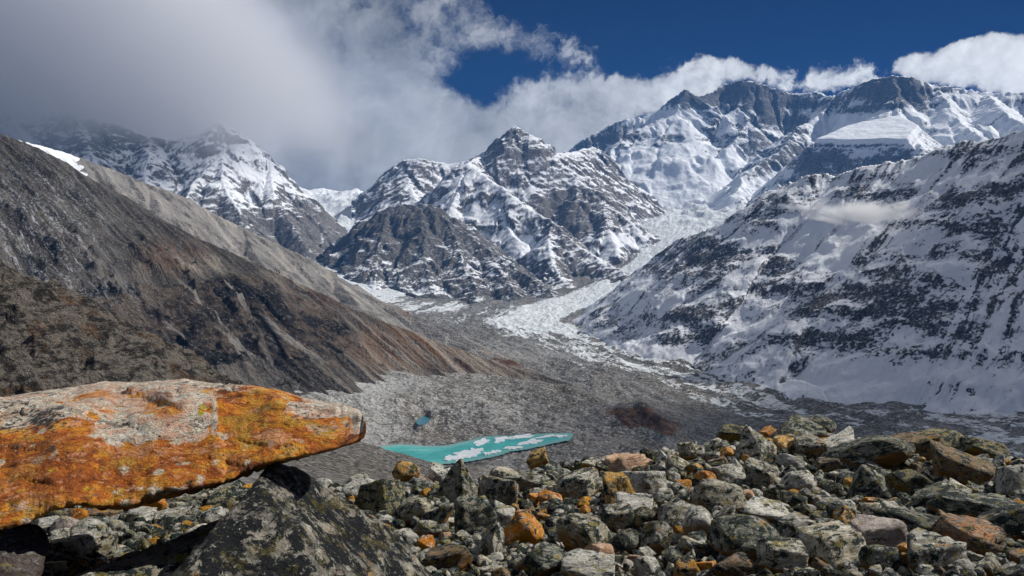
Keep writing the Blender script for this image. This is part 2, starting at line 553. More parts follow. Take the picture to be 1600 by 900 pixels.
MAT_RIGHT = alpine_mat('snow_covered_rock_face', (0.034, 0.036, 0.042), (0.110, 0.106, 0.106), 1.3, 1.2, 1.5, 0.19, 1.7, (0.22, -0.30), 0.019, 0.10, bump_d=12, snow_bump=0.22, k_run=3.4, k_fine=2.3)
MAT_WALL = alpine_mat('high_snow_wall', (0.085, 0.085, 0.095), (0.18, 0.17, 0.17), 2.0, 1.2, 1.6, 0.26, 0.75, (0.10, 0.22), 0.018, 0.22, snow=(0.80, 0.84, 0.90), bump_d=22, k_run=2.4, k_fine=1.6)
MAT_CENTRE = alpine_mat('fluted_snow_peak', (0.075, 0.072, 0.072), (0.17, 0.155, 0.145), 2.8, 1.4, 1.3, 0.02, 0.9, (0.35, -0.2), 0.014, 0.24, bump_d=14)
MAT_HUMP = alpine_mat('dark_crag', (0.055, 0.052, 0.050), (0.14, 0.13, 0.12), 2.0, 1.7, 1.7, -0.30, 1.2, (0.30, 0.42), 0.020, 0.2, bump_d=14)


def slope_mat():
    """Bare brown and grey scree hill: darker gullies, dark crags at the foot, rust tundra, light scree chutes."""
    m, t = new_mat('brown_scree_slope')
    pos = t.add('ShaderNodeNewGeometry').outputs['Position']
    fl, dn = t.attr('along'), t.attr('down')
    fv = t.add('ShaderNodeCombineXYZ', {0: t.math('MULTIPLY', fl, 0.040), 1: t.math('MULTIPLY', dn, 0.0034), 2: 0.0}).outputs[0]
    wpn = t.noise(pos, 0.008, 5, 0.6, col=True)
    fv = t.vmath('ADD', fv, t.scale(t.vmath('SUBTRACT', wpn, (0.5, 0.5, 0.5)), 0.8))
    streak = t.noise(fv, 1.0, 7, 0.62)
    streak2 = t.noise(t.scaled(fv, (3.1, 2.2, 1)), 1.0, 6, 0.6)
    n = t.noise(pos, 0.012, 8, 0.65)
    fine = t.noise(pos, 0.15, 3, 0.65)
    c = t.mix(t.step(n, 0.38, 0.62), (0.044, 0.041, 0.039), (0.088, 0.081, 0.075))
    c = t.mix(t.math('MULTIPLY', t.math('MULTIPLY', t.step(streak, 0.53, 0.60), t.math('ADD', 0.35, t.attr('pale'), clamp=True)), 0.8), c, (0.23, 0.20, 0.17))
    c = t.mix(t.math('MULTIPLY', t.step(streak, 0.47, 0.38), 0.7), c, (0.030, 0.026, 0.023))
    rust = t.math('MULTIPLY', t.attr('rust'), t.step(streak2, 0.40, 0.56))
    c = t.mix(t.math('MULTIPLY', rust, 0.68), c, t.mix(n, (0.10, 0.045, 0.018), (0.20, 0.085, 0.030)))
    pale = t.math('MULTIPLY', t.attr('pale'), t.step(t.math('ADD', streak, t.math('MULTIPLY', fine, 0.4)), 0.56, 0.84))
    c = t.mix(pale, c, (0.27, 0.235, 0.20))
    crag = t.attr('crag')
    rb = t.noise(t.scaled(pos, (0.010, 0.010, 0.022), (0.3, 0.4, 0)), 1.0, 9, 0.66)
    cg = t.mix(t.step(rb, 0.44, 0.58), (0.012, 0.012, 0.014), (0.095, 0.075, 0.060))
    c = t.mix(t.step(t.math('MULTIPLY_ADD', t.math('SUBTRACT', streak, 0.5), 1.6, crag), 0.35, 0.50), c, cg)
    chute = t.math('MULTIPLY', crag, t.step(t.noise(t.vmath('ADD', t.scaled(fv, (0.45, 0.5, 1)), (5, 3, 0)), 1.0, 4, 0.5), 0.56, 0.60))
    c = t.mix(t.math('MULTIPLY', chute, 0.85), c, (0.23, 0.215, 0.20))
    dust = t.math('MULTIPLY', t.attr('snow'), t.step(t.math('ADD', t.math('MULTIPLY', fine, 0.75), t.math('MULTIPLY', streak2, 0.55)), 0.64, 0.84))
    c = t.mix(dust, c, (0.48, 0.50, 0.55))
    c = t.mix(t.step(fine, 0.55, 0.70, 0, 0.6), c, (0.025, 0.024, 0.023))
    c = t.mix(t.step(fine, 0.45, 0.34, 0, 0.45), c, (0.22, 0.21, 0.20))
    b = t.math('ADD', t.math('MULTIPLY', streak, 0.7), t.math('ADD', t.math('MULTIPLY', fine, 0.5), t.math('MULTIPLY', t.math('MULTIPLY', rb, crag), 2.2)))
    finish(t, c, 0.95, b, 1.0, 14.0, spec=0.1)
    return m


def pale_mat():
    """Pale grey-tan ridge with snow left near its top."""
    m, t = new_mat('pale_scree_ridge')
    pos = t.add('ShaderNodeNewGeometry').outputs['Position']
    fl, dn = t.attr('along'), t.attr('down')
    fv = t.add('ShaderNodeCombineXYZ', {0: t.math('MULTIPLY', fl, 0.018), 1: t.math('MULTIPLY', dn, 0.003), 2: 0.0}).outputs[0]
    wpn = t.noise(pos, 0.006, 5, 0.6, col=True)
    fv = t.vmath('ADD', fv, t.scale(t.vmath('SUBTRACT', wpn, (0.5, 0.5, 0.5)), 1.4))
    streak = t.noise(fv, 1.0, 8, 0.62)
    n = t.noise(pos, 0.010, 8, 0.65)
    fine = t.noise(pos, 0.09, 3, 0.65)
    c = t.mix(t.step(n, 0.36, 0.64), (0.14, 0.133, 0.126), (0.25, 0.238, 0.224))
    c = t.mix(t.math('MULTIPLY', t.step(streak, 0.52, 0.60), 0.6), c, (0.37, 0.34, 0.305))
    c = t.mix(t.math('MULTIPLY', t.step(streak, 0.44, 0.34), 0.7), c, (0.052, 0.048, 0.045))
    c = t.mix(t.math('MULTIPLY', t.attr('rust'), t.step(n, 0.46, 0.58)), c, (0.12, 0.06, 0.03))
    sn = t.step(t.math('ADD', t.attr('snow'), t.math('ADD', t.math('MULTIPLY', streak, 0.9), t.math('MULTIPLY', fine, 0.6))), 0.98, 1.1)
    c = t.mix(sn, c, (0.78, 0.81, 0.86))
    b = t.math('ADD', t.math('MULTIPLY', streak, 1.0), t.math('MULTIPLY', fine, 0.6))
    finish(t, c, 0.9, b, t.fmix(t.step(t.attr('snow'), 0.6, 0.9), 1.0, 0.15), 14.0, spec=0.1)
    return m


def crag_mat():
    m, t = new_mat('ochre_crag')
    pos = t.add('ShaderNodeNewGeometry').outputs['Position']
    n = t.noise(pos, 0.03, 9, 0.65)
    n2 = t.noise(t.scaled(pos, (1, 1, 2.2), (0.3, -0.3, 0)), 0.075, 7, 0.7, dist=0.4)
    fine = t.noise(pos, 0.45, 3, 0.65)
    vo = t.add('ShaderNodeTexVoronoi', {'Vector': t.vmath('ADD', t.scaled(pos, (0.10, 0.10, 0.16), (0.5, 0.4, 0)), t.scale(t.noise(pos, 0.12, 4, 0.6, col=True), 0.9)), 'Scale': 1.0}, feature='DISTANCE_TO_EDGE').outputs['Distance']
    c = t.mix(t.step(n2, 0.43, 0.56), (0.040, 0.034, 0.029), (0.25, 0.22, 0.185))
    c = t.mix(t.math('MULTIPLY', t.step(n, 0.53, 0.62, 0, 0.8), t.step(fine, 0.35, 0.6)), c, (0.19, 0.10, 0.045))
    c = t.mix(t.step(fine, 0.56, 0.68, 0, 0.6), c, (0.31, 0.29, 0.26))
    c = t.mix(t.step(vo, 0.06, 0.01, 0, 0.35), c, (0.03, 0.027, 0.024))
    b = t.math('ADD', t.math('MULTIPLY', n2, 1.6), t.math('MULTIPLY', fine, 0.5))
    finish(t, c, 0.9, b, 1.0, 12.0, spec=0.15)
    return m


def valley_mat():
    """Debris-covered glacier, clean white ice tongue, grey moraine and rust hummock, chosen by vertex attributes."""
    m, t = new_mat('glacier_and_moraine')
    pos = t.add('ShaderNodeNewGeometry').outputs['Position']
    S, d = t.attr('flow'), t.attr('cross')
    wn = t.noise(pos, 0.004, 6, 0.62, col=True)
    wv = t.scale(t.vmath('SUBTRACT', wn, (0.5, 0.5, 0.5)), 3.0)
    fv = t.vmath('ADD', t.add('ShaderNodeCombineXYZ', {0: t.math('MULTIPLY', S, 0.0042), 1: t.math('MULTIPLY', d, 0.014), 2: 0.0}).outputs[0], wv)
    st = t.noise(fv, 1.0, 10, 0.66)
    st2 = t.noise(t.scaled(fv, (2.6, 2.3, 1)), 1.0, 9, 0.68)
    n = t.noise(pos, 0.006, 9, 0.66)
    fine = t.noise(pos, 0.055, 4, 0.62)
    vf = t.fmix(t.step(t.attr('far'), 0.0, 0.02), t.noise(pos, 0.33, 4, 0.72), t.noise(pos, 0.20, 2, 0.6))
    # debris and moraine colours
    c = t.mix(t.step(n, 0.40, 0.60), (0.140, 0.138, 0.132), (0.265, 0.262, 0.254))
    c = t.mix(t.step(fine, 0.54, 0.40, 0.0, 0.8), c, (0.075, 0.067, 0.058))
    c = t.mix(t.step(fine, 0.54, 0.66, 0.0, 0.7), c, (0.33, 0.315, 0.29))
    warm = t.noise(pos, 0.009, 5, 0.6)
    c = t.mix(t.math('MULTIPLY', t.step(warm, 0.50, 0.62), 0.45), c, (0.145, 0.120, 0.092))
    c = t.mix(t.math('MULTIPLY', t.step(st, 0.54, 0.62), t.math('MULTIPLY', t.attr('far'), 0.5)), c, (0.085, 0.085, 0.080))
    c = t.mix(t.math('MULTIPLY', t.attr('lightgrey'), t.step(n, 0.42, 0.58, 0.35, 0.9)), c, (0.34, 0.345, 0.34))
    c = t.mix(t.step(vf, 0.57, 0.64, 0, 0.75), c, (0.46, 0.455, 0.44))
    c = t.mix(t.step(vf, 0.44, 0.36, 0, 0.75), c, (0.035, 0.032, 0.029))
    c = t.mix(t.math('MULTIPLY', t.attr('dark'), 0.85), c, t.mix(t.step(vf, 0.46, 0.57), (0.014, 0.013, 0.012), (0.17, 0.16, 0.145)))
    c = t.mix(t.math('MULTIPLY', t.step(t.math('ADD', t.attr('rust'), t.math('ADD', t.math('MULTIPLY', t.math('SUBTRACT', n, 0.5), 2.4), t.math('MULTIPLY', t.math('SUBTRACT', fine, 0.5), 0.9))), 0.40, 0.66), 0.9), c, t.mix(t.step(fine, 0.4, 0.6), (0.040, 0.022, 0.014), (0.16, 0.080, 0.042)))
    med = t.noise(t.add('ShaderNodeCombineXYZ', {0: t.math('MULTIPLY', S, 0.0006), 1: t.math('MULTIPLY', d, 0.011), 2: 0.0}).outputs[0], 1.0, 4, 0.6)
    c = t.mix(t.math('MULTIPLY', t.step(med, 0.46, 0.38), t.math('MULTIPLY', t.attr('far'), 0.35)), c, (0.085, 0.087, 0.087))
    # ice showing through the debris as streaks along the flow
    ice = t.attr('ice')
    q = t.math('ADD', t.math('MULTIPLY', st, 0.8), t.math('MULTIPLY', st2, 0.6))
    q = t.math('ADD', q, t.math('MULTIPLY', fine, 0.35))
    q = t.math('ADD', q, t.math('MULTIPLY', ice, 0.62))
    q = t.math('SUBTRACT', q, t.math('MULTIPLY', t.step(med, 0.52, 0.62), 0.20))
    mk = t.step(q, 1.13, 1.20)
    icec = t.mix(t.step(fine, 0.35, 0.6), (0.50, 0.56, 0.60), (0.80, 0.83, 0.86))
    icec = t.mix(t.step(st2, 0.60, 0.70, 0, 0.35), icec, (0.16, 0.30, 0.32))
    c = t.mix(mk, c, icec)
    b = t.math('ADD', t.math('MULTIPLY', fine, 1.0), t.math('ADD', t.math('MULTIPLY', t.math('MULTIPLY', st2, t.attr('far')), 1.2), t.math('MULTIPLY', vf, 0.35)))
    far = t.attr('far')
    finish(t, c, 0.9, t.math('MULTIPLY', b, t.fmix(far, 0.35, 1.0)), 1.0, 14.0, spec=0.15)
    return m


# ---------------------------------------------------------------- land forms
def massif(name, label, mat, ridges, px, r, dpx, nr, power=1.0, conc=0.0, warp=40.0, gully=(120, 60), rough=30, rscale=300, floor=-520, seed=1,
           snow=None, extra=None, attrs=None, gstretch=5.0, terrace=None, cull=60, fall_dir=None, jag=0.0):
    X, Y, R, A = polar(px[0], px[1], r[0], r[1], dpx, nr, power)
    wx = fbm2(X / 700, Y / 700, 4, seed) * warp * 2; wy = fbm2(X / 700, Y / 700, 4, seed + 9) * warp * 2
    z, S, D, ZC = ridges_eval(X + wx, Y + wy, ridges, conc)
    if fall_dir is not None:                       # gullies follow one fall line instead of running square to the crest
        fx, fy = fall_dir
        S = X * fy - Y * fx; DG = X * fx + Y * fy
    else:
        DG = D
    gl, ga = gully
    fall = sstep(D, 0, gl * 1.6)
    z = z + ga * fall * ridged2((S + wx * 1.5) / gl, DG / (gl * gstretch), 4, seed + 3, 0.6)
    z = z + ga * 0.35 * sstep(D, 0, gl * .4) * ridged2((S + wy) / (gl * 0.31), DG / (gl * gstretch * 0.4), 3, seed + 5, 0.6)
    z = z + rough * (0.25 + 0.75 * sstep(D, 0, rscale)) * ridged2(X / rscale, Y / rscale, 6, seed + 7, 0.58)
    z = z + rough * 0.22 * fbm2(X / (rscale * .12), Y / (rscale * .12), 4, seed + 8, 0.6)
    if jag:                                        # broken teeth along the crest lines
        z = z + jag * np.exp(-D / 60) * (ridged2(X / 80, Y / 80, 4, seed + 21, 0.6) - 0.25)
    if terrace:
        th, ta = terrace
        zt = z + 60 * fbm2(X / 600, Y / 600, 3, seed + 12)
        z = z + ta * th * (np.floor(zt / th) + sstep(zt / th - np.floor(zt / th), 0.55, 1.0) - zt / th)
    if extra is not None:
        z = extra(X, Y, z, S, D)
    base = tps_eval(VFIT, X, Y)
    keep = z > base - cull
    px_, py_ = proj(X, Y, z)
    at = {'snow': np.zeros_like(z) if snow is None else snow(px_, py_, X, Y, z, S, D), 'along': S % 7919.0, 'down': DG}
    if attrs:
        at.update(attrs(px_, py_, X, Y, z, S, DG))
    return grid_mesh(name, X, Y, z, keep, at, mat, label)


def box(px, py, x0, x1, y0, y1, soft=30):
    return sstep(px, x0 - soft, x0 + soft) * sstep(-px, -x1 - soft, -x1 + soft) * sstep(py, y0 - soft, y0 + soft) * sstep(-py, -y1 - soft, -y1 + soft)


def ell(px, py, cx, cy, rx, ry, soft=0.5):
    r = np.sqrt(((px - cx) / rx) ** 2 + ((py - cy) / ry) ** 2)
    return sstep(-r, -1 - soft, -1 + soft)


# the distant wall with two summits
k = 0.95
wall_r = [
    ([(820, 290, 10200), (880, 240, 10700), (920, 212, 10800), (960, 190, 10900), (1016, 180, 10900), (1040, 164, 11000), (1072, 140, 11000), (1092, 150, 11000), (1120, 142, 11100), (1136, 130, 11200),
      (1160, 124, 11200), (1184, 129, 11200), (1208, 141, 11200), (1240, 146, 11200), (1282, 142, 11200), (1292, 152, 11100), (1308, 149, 11000), (1325, 140, 10800), (1360, 124, 10600), (1392, 116, 10500), (1420, 120, 10500),
      (1460, 134, 10600), (1508, 137, 10700), (1540, 144, 10800), (1600, 143, 10900), (1700, 158, 10900), (1900, 150, 10900)], (0.75, 1.55)),
    ([(1308, 149, 11000), (1285, 175, 10600), (1250, 200, 10200), (1215, 232, 9700), (1180, 262, 9300), (1150, 300, 8800)], (1.2, 0.85)),
    ([(1072, 140, 11000), (1055, 178, 10700), (1010, 196, 10500), (975, 215, 10300), (950, 245, 9900), (935, 285, 9300)], 0.95),
    ([(1160, 124, 11200), (1150, 165, 10900), (1175, 190, 10600), (1140, 225, 10200)], 1.2),
    ([(1392, 116, 10500), (1400, 150, 10200), (1408, 178, 9900)], 1.15),
    ([(1408, 178, 9900), (1424, 205, 9300), (1445, 240, 8600), (1452, 270, 8000)], 1.0),
    ([(1460, 134, 10600), (1490, 175, 10100), (1530, 210, 9500)], 0.8),
    ([(1540, 144, 10800), (1590, 190, 10000), (1640, 240, 9200)], 0.8),
]


def wall_extra(X, Y, z, S, D):
    # the hanging snow shelf with its ice cliff, and the stepped icefalls below the left summit
    c = [(1262, 226, 8900), (1300, 222, 8850), (1345, 218, 8800), (1424, 219, 8750), (1442, 200, 9300), (1408, 178, 9850), (1360, 188, 9700), (1320, 199, 9500)]
    poly = [P(*q)[:2] for q in c]
    sd = poly_signed(X, Y, poly)
    zf = P(1345, 219, 8800)[2]; zb = P(1404, 178, 9850)[2]; zl = P(1265, 225, 8900)[2]
    R = np.hypot(X, Y)
    shelf = zf + (R - 8800) / 1050 * (zb - zf) + fbm2(X / 150, Y / 150, 3, 77) * 14
    f = sstep(sd, -30, 50)
    under = shelf - 70 - np.clip(-sd, 0, 4000) * 0.95 + fbm2(X / 120, Y / 120, 4, 78) * 40
    z = np.where(sd < 0, np.maximum(z, under), z)
    z = z * (1 - f) + np.maximum(shelf, z * 0.0 + shelf) * f
    return z


def wall_snow(px, py, X, Y, z, S, D):
    s = 0.15 * np.ones_like(px)
    s = s + 1.5 * box(px, py, 1265, 1440, 180, 226, 8) + 0.8 * ell(px, py, 1040, 190, 60, 20) + 0.9 * ell(px, py, 1040, 300, 110, 60)
    s = s - 0.75 * ell(px, py, 1392, 140, 50, 26) - 0.5 * ell(px, py, 1165, 140, 60, 22) - 0.6 * ell(px, py, 1080, 152, 45, 14) - 0.5 * ell(px, py, 1010, 215, 45, 20)
    s = s - 0.25 * box(px, py, 1180, 1320, 150, 260, 20) + 0.5 * ell(px, py, 1540, 190, 90, 50)
    s = s - 0.35 * box(px, py, 1260, 1420, 240, 270, 8)
    return s


massif('far_mountain_wall', 'highest twin-summit snow wall under small white clouds at right', MAT_WALL, wall_r, (800, 1700), (7600, 11600), 2.0, 330, 0.9, 0.30, 60, (240, 95), 48, 520, seed=3,
       snow=wall_snow, extra=wall_extra, cull=400, terrace=(230, 0.12), jag=30)

# small snowy range at the head of the left glacier arm
massif('distant_snow_range', 'low distant snowy range between the left peak and the middle peak', MAT_CENTRE,
       [([(380, 330, 10500), (444, 288, 10500), (465, 291, 10400), (480, 297, 10300), (507, 294, 10400), (530, 300, 10300), (553, 295, 10300), (576, 309, 10300), (610, 330, 10200), (660, 340, 10000)], 0.75),
        ([(507, 294, 10400), (500, 330, 9700), (510, 360, 9200)], 0.8), ([(553, 295, 10300), (575, 335, 9600), (588, 362, 9100)], 0.8), ([(444, 288, 10500), (470, 330, 9700)], 0.8)],
       (400, 680), (8200, 10900), 2.2, 110, 1.0, 0, 40, (200, 70), 50, 300, seed=41, snow=lambda px, py, X, Y, z, S, D: 0.42 + 0 * px, cull=300)

# left peak, half in cloud
massif('cloudy_left_peak', 'pointed snow peak on the left with its summit ridge lost in grey cloud', MAT_CENTRE,
       [([(-200, 190, 8300), (0, 182, 8300), (100, 178, 8200), (180, 190, 8200), (235, 214, 8150), (270, 218, 8100), (300, 212, 8050), (328, 202, 8000), (346, 188, 8000), (358, 200, 7980), (370, 213, 7950), (385, 226, 7900), (413, 252, 7750), (437, 278, 7600), (455, 310, 7450), (490, 345, 7200), (525, 381, 6950), (545, 402, 6800)], 0.95),
        ([(346, 190, 8000), (346, 238, 7600), (350, 280, 7150), (372, 330, 6700), (395, 370, 6300), (410, 410, 5900)], (0.95, 0.8)),
        ([(346, 238, 7600), (318, 275, 7200), (292, 310, 6850), (270, 345, 6500)], 1.0),
        ([(413, 252, 7750), (430, 310, 7150), (455, 350, 6800), (480, 390, 6400)], 0.9),
        ([(235, 214, 8150), (235, 250, 7500), (230, 300, 7000)], 0.85), ([(120, 180, 8200), (140, 240, 7500), (160, 290, 7000)], 0.85), ([(20, 182, 8300), (40, 230, 7600)], 0.85)],
       (-60, 570), (5700, 8700), 2.1, 250, 0.95, 0, 45, (110, 52), 42, 300, seed=13, gstretch=7, jag=14,
       snow=lambda px, py, X, Y, z, S, D: 0.30 - 0.75 * sstep(py, 280, 350) * sstep(px, 280, 350) - 0.35 * box(px, py, 60, 250, 190, 240, 15) + 0.35 * ell(px, py, 395, 280, 40, 50), cull=250)

# middle peak with its fluted lower summits
centre_r = [
    ([(560, 325, 8600), (580, 310, 8600), (604, 282, 8500), (628, 252, 8400), (652, 247, 8300), (680, 253, 8300), (704, 256, 8300), (720, 252, 8300), (748, 240, 8300), (776, 226, 8300), (790, 208, 8250), (804, 198, 8200), (820, 205, 8150), (832, 211, 8100), (846, 222, 8050), (868, 242, 7950), (885, 262, 7800),
      (900, 278, 7650), (920, 292, 7500), (940, 314, 7300), (960, 330, 7150), (980, 346, 7000), (1012, 374, 6800), (1035, 392, 6700)], (0.8, 1.0)),
    ([(868, 242, 7950), (900, 236, 8500), (940, 225, 9300), (960, 215, 10000)], 0.9),
    ([(748, 240, 8300), (735, 250, 7900), (728, 256, 7600), (745, 266, 7400), (765, 278, 7250), (790, 296, 7050), (808, 312, 6900), (832, 330, 6750), (850, 338, 6650), (864, 346, 6550), (882, 364, 6400), (900, 384, 6250), (920, 396, 6150), (945, 412, 5950), (975, 428, 5750)], 0.95),
    ([(728, 256, 7600), (722, 290, 7250), (708, 325, 6950), (700, 350, 6750), (715, 385, 6500)], 0.95),
    ([(765, 278, 7250), (778, 310, 7000), (795, 350, 6650), (812, 378, 6400)], 1.05),
    ([(804, 198, 8200), (800, 225, 7950), (812, 262, 7700), (830, 288, 7500)], 1.0),
    ([(628, 252, 8400), (640, 290, 7900), (655, 318, 7500)], 0.85),
    ([(900, 278, 7650), (905, 310, 7300), (915, 345, 7000), (930, 370, 6750)], 0.9),
    ([(864, 346, 6550), (855, 380, 6250), (862, 410, 5950), (880, 440, 5600)], 0.85),
    ([(940, 314, 7300), (955, 350, 6850), (965, 385, 6500)], 0.8),
]
massif('middle_snow_peak', 'pyramid shaped snow peak with fluted lower summits in the middle', MAT_CENTRE, centre_r, (550, 1060), (5300, 8900), 1.9, 330, 0.95, 0, 40, (85, 50), 42, 260, seed=23, gstretch=8, jag=14,
       snow=lambda px, py, X, Y, z, S, D: 0.16 - 0.55 * ell(px, py, 900, 335, 60, 45) - 0.4 * sstep(py, 385, 440) + 0.25 * ell(px, py, 740, 320, 70, 55) - 0.35 * ell(px, py, 800, 225, 45, 22) + 0.5 * ell(px, py, 800, 385, 60, 25) + 0.4 * ell(px, py, 955, 380, 40, 20), cull=120)

# dark crag in front of it
hump_r = [
    ([(518, 436, 5900), (524, 424, 5950), (552, 379, 6200), (580, 347, 6350), (600, 330, 6400), (612, 324, 6400), (632, 322, 6380), (656, 319, 6350), (680, 323, 6300), (704, 346, 6150), (736, 369, 6000), (768, 390, 5850), (800, 414, 5650), (832, 438, 5450), (855, 458, 5250)], (0.75, 0.9)),
    ([(612, 324, 6400), (600, 360, 6100), (588, 400, 5800), (590, 440, 5500)], 0.8),
    ([(656, 319, 6350), (665, 360, 6000), (660, 400, 5700), (675, 440, 5400)], 0.8),
    ([(704, 346, 6150), (720, 390, 5800), (735, 430, 5450), (745, 462, 5150)], 0.8),
    ([(768, 390, 5850), (780, 420, 5600), (800, 455, 5200)], 0.8),
]
massif('dark_crag', 'dark craggy hump dusted with snow in front of the middle peak', MAT_HUMP, hump_r, (505, 880), (4900, 6700), 1.8, 230, 1.0, 0, 30, (120, 50), 48, 230, seed=33, jag=18,
       snow=lambda px, py, X, Y, z, S, D: 0.05 - 0.35 * ell(px, py, 630, 350, 70, 35) + 0.25 * sstep(py, 400, 450) * sstep(-px, -720, -640) + 0.15 * ell(px, py, 760, 420, 50, 20), cull=50)

# broad snow-plastered face on the right
right_r = [
    ([(905, 508, 4400), (912, 502, 4400), (940, 484, 4450), (988, 450, 4500), (1012, 434, 4500), (1028, 418, 4480), (1048, 394, 4420), (1060, 376, 4400), (1092, 361, 4300), (1118, 355, 4200), (1140, 347, 4150), (1160, 328, 4050), (1192, 300, 3950), (1215, 290, 3900), (1240, 283, 3850), (1262, 272, 3800), (1285, 270, 3800),
      (1308, 276, 3750), (1335, 264, 3700), (1364, 255, 3650), (1400, 251, 3600), (1440, 244, 3550), (1468, 228, 3500), (1495, 222, 3480), (1520, 219, 3450), (1560, 214, 3400), (1600, 202, 3350), (1680, 180, 3300), (1900, 150, 3200)], (0.87, 0.87)),
    ([(1140, 347, 4150), (1118, 400, 3920), (1085, 450, 3720)], 0.72),
    ([(1262, 272, 3800), (1225, 350, 3560), (1190, 430, 3300)], 0.76),
    ([(1364, 255, 3650), (1335, 340, 3380), (1310, 430, 3080)], 0.78),
    ([(1468, 228, 3500), (1448, 320, 3210), (1430, 420, 2920)], 0.78),
    ([(1600, 202, 3350), (1575, 310, 3060), (1550, 420, 2780)], 0.78),
]


def right_snow(px, py, X, Y, z, S, D):
    s = 0.15 + 0 * px
    for cx, cy, rx, ry, a in ((1190, 335, 60, 30, -.9), (1100, 385, 60, 30, -.75), (1350, 240, 40, 14, 0), (1530, 238, 60, 24, -1.0), (1346, 296, 20, 13, -.9), (1275, 275, 22, 9, -.8),
                              (1060, 430, 60, 60, -.3), (1400, 400, 60, 50, -.65), (1560, 400, 50, 30, -.75), (1340, 470, 80, 35, -.75), (1140, 420, 70, 40, -.45), (1560, 540, 60, 30, -.65), (1460, 500, 90, 20, -.5),
                              (1230, 530, 60, 16, -.5), (1400, 520, 90, 14, -.45), (1170, 540, 80, 18, -.4), (1540, 470, 90, 30, -.3), (1480, 305, 70, 12, -.35), (1550, 300, 60, 14, -.35), (1200, 470, 90, 50, -.2), (1520, 350, 60, 14, -.3),
                              (1260, 400, 40, 60, .5), (1340, 350, 60, 35, .6), (1250, 330, 40, 25, .3), (1470, 280, 60, 20, .4), (1430, 620, 200, 45, .55), (1320, 570, 60, 20, .4), (1590, 620, 60, 40, .5), (1270, 600, 60, 20, .2), (1480, 590, 60, 20, .5)):
        s = s + 0.48 * a * ell(px, py, cx, cy, rx, ry, 0.7)
    return s


massif('right_mountain', 'broad snow-plastered rock face filling the right side above the glacier', MAT_RIGHT, right_r, (800, 1640), (1750, 4900), 1.6, 420, 1.0, 0.25, 40, (110, 20), 14, 150, seed=53, gstretch=6, jag=14,
       snow=right_snow, terrace=(70, 0.10), cull=25)

# pale ridge behind the brown hill
pale_r = [([(-150, 190, 3300), (0, 213, 3300), (21, 217, 3280), (60, 226, 3250), (100, 236, 3250), (122, 243, 3250), (150, 254, 3250), (182, 264, 3250), (227, 284, 3250), (280, 305, 3250), (332, 332, 3230), (385, 356, 3220), (430, 377, 3200), (460, 391, 3200), (490, 406, 3180), (525, 431, 3150), (560, 452, 3080), (600, 470, 3000), (650, 490, 2900), (700, 513, 2750), (760, 545, 2600), (820, 575, 2450), (880, 597, 2330), (930, 618, 2220)], (0.9, 0.62)),
          ([(385, 356, 3220), (400, 400, 2900), (430, 440, 2700)], 0.62), ([(227, 284, 3250), (250, 330, 2950)], 0.62), ([(525, 431, 3150), (560, 480, 2700)], 0.6)]


def saddle(X, Y, z, S, D):
    return z


massif('pale_ridge', 'pale grey scree ridge with a snow patch behind the brown hill', pale_mat(), pale_r, (-40, 960), (2000, 3650), 2.0, 170, 1.0, 0.0, 22, (75, 16), 14, 150, seed=63, cull=14, fall_dir=(0.72, -0.69), gstretch=8,
       snow=lambda px, py, X, Y, z, S, D: np.clip(1.3 * sstep(-(px - (py - 241) * 0.45 + 5 * np.sin(py * .5)), -120, -114) * sstep(px + 3 * np.sin(px), 12, 26) * sstep(-py, -292, -275) - 0.4 + 0.45 * ell(px, py, 170, 290, 90, 35) + 0.32 * ell(px, py, 375, 395, 50, 26) + 0.2 * ell(px, py, 290, 330, 60, 25), -0.5, 1.2),
       attrs=lambda px, py, X, Y, z, S, D: {'along': S, 'down': D, 'rust': ell(px, py, 640, 487, 30, 8) + ell(px, py, 790, 562, 60, 12)})

# brown hill descending from the left
brown_r = [([(-400, 60, 2100), (-150, 150, 2000), (0, 209, 1950), (52, 230, 1930), (87, 248, 1920), (130, 274, 1900), (160, 290, 1900), (196, 307, 1890), (262, 346, 1870), (315, 374, 1860), (385, 405, 1850), (455, 437, 1830), (507, 461, 1810), (552, 484, 1800), (600, 503, 1780), (640, 518, 1790), (690, 539, 1790), (740, 555, 1800), (800, 573, 1790), (880, 598, 1750), (930, 617, 1700)], (0.9, 0.66)),
           ([(315, 374, 1860), (380, 440, 1700), (440, 510, 1560)], 0.64)]


def brown_attrs(px, py, X, Y, z, S, D):
    crag = np.clip(ell(px, py, 200, 495, 130, 50, .4) + ell(px, py, 330, 500, 90, 55, .4) + ell(px, py, 380, 470, 60, 40, .4) + ell(px, py, 470, 525, 80, 40, .4) + ell(px, py, 250, 540, 160, 30, .4), 0, 1)
    crag = crag * (1 - ell(px + (py - 530) * -0.6, py, 415, 530, 16, 50, .3))
    rust = np.clip(ell(px, py, 620, 540, 120, 35, .5) + 0.5 * ell(px, py, 450, 470, 120, 30, .6) + 0.6 * ell(px, py, 270, 400, 50, 25, .6) + 0.5 * ell(px, py, 760, 575, 60, 14, .5), 0, 1)
    pale = np.clip(sstep(px, 480, 700) * 1.0 + ell(px, py, 330, 410, 60, 14, .6) * .5 + 0.5 * ell(px, py, 430, 440, 80, 18, .5) + .3 * ell(px, py, 260, 440, 70, 30), 0, 1)
    return {'along': S, 'down': D, 'crag': crag, 'rust': rust * (1 - crag), 'pale': pale * (1 - crag)}


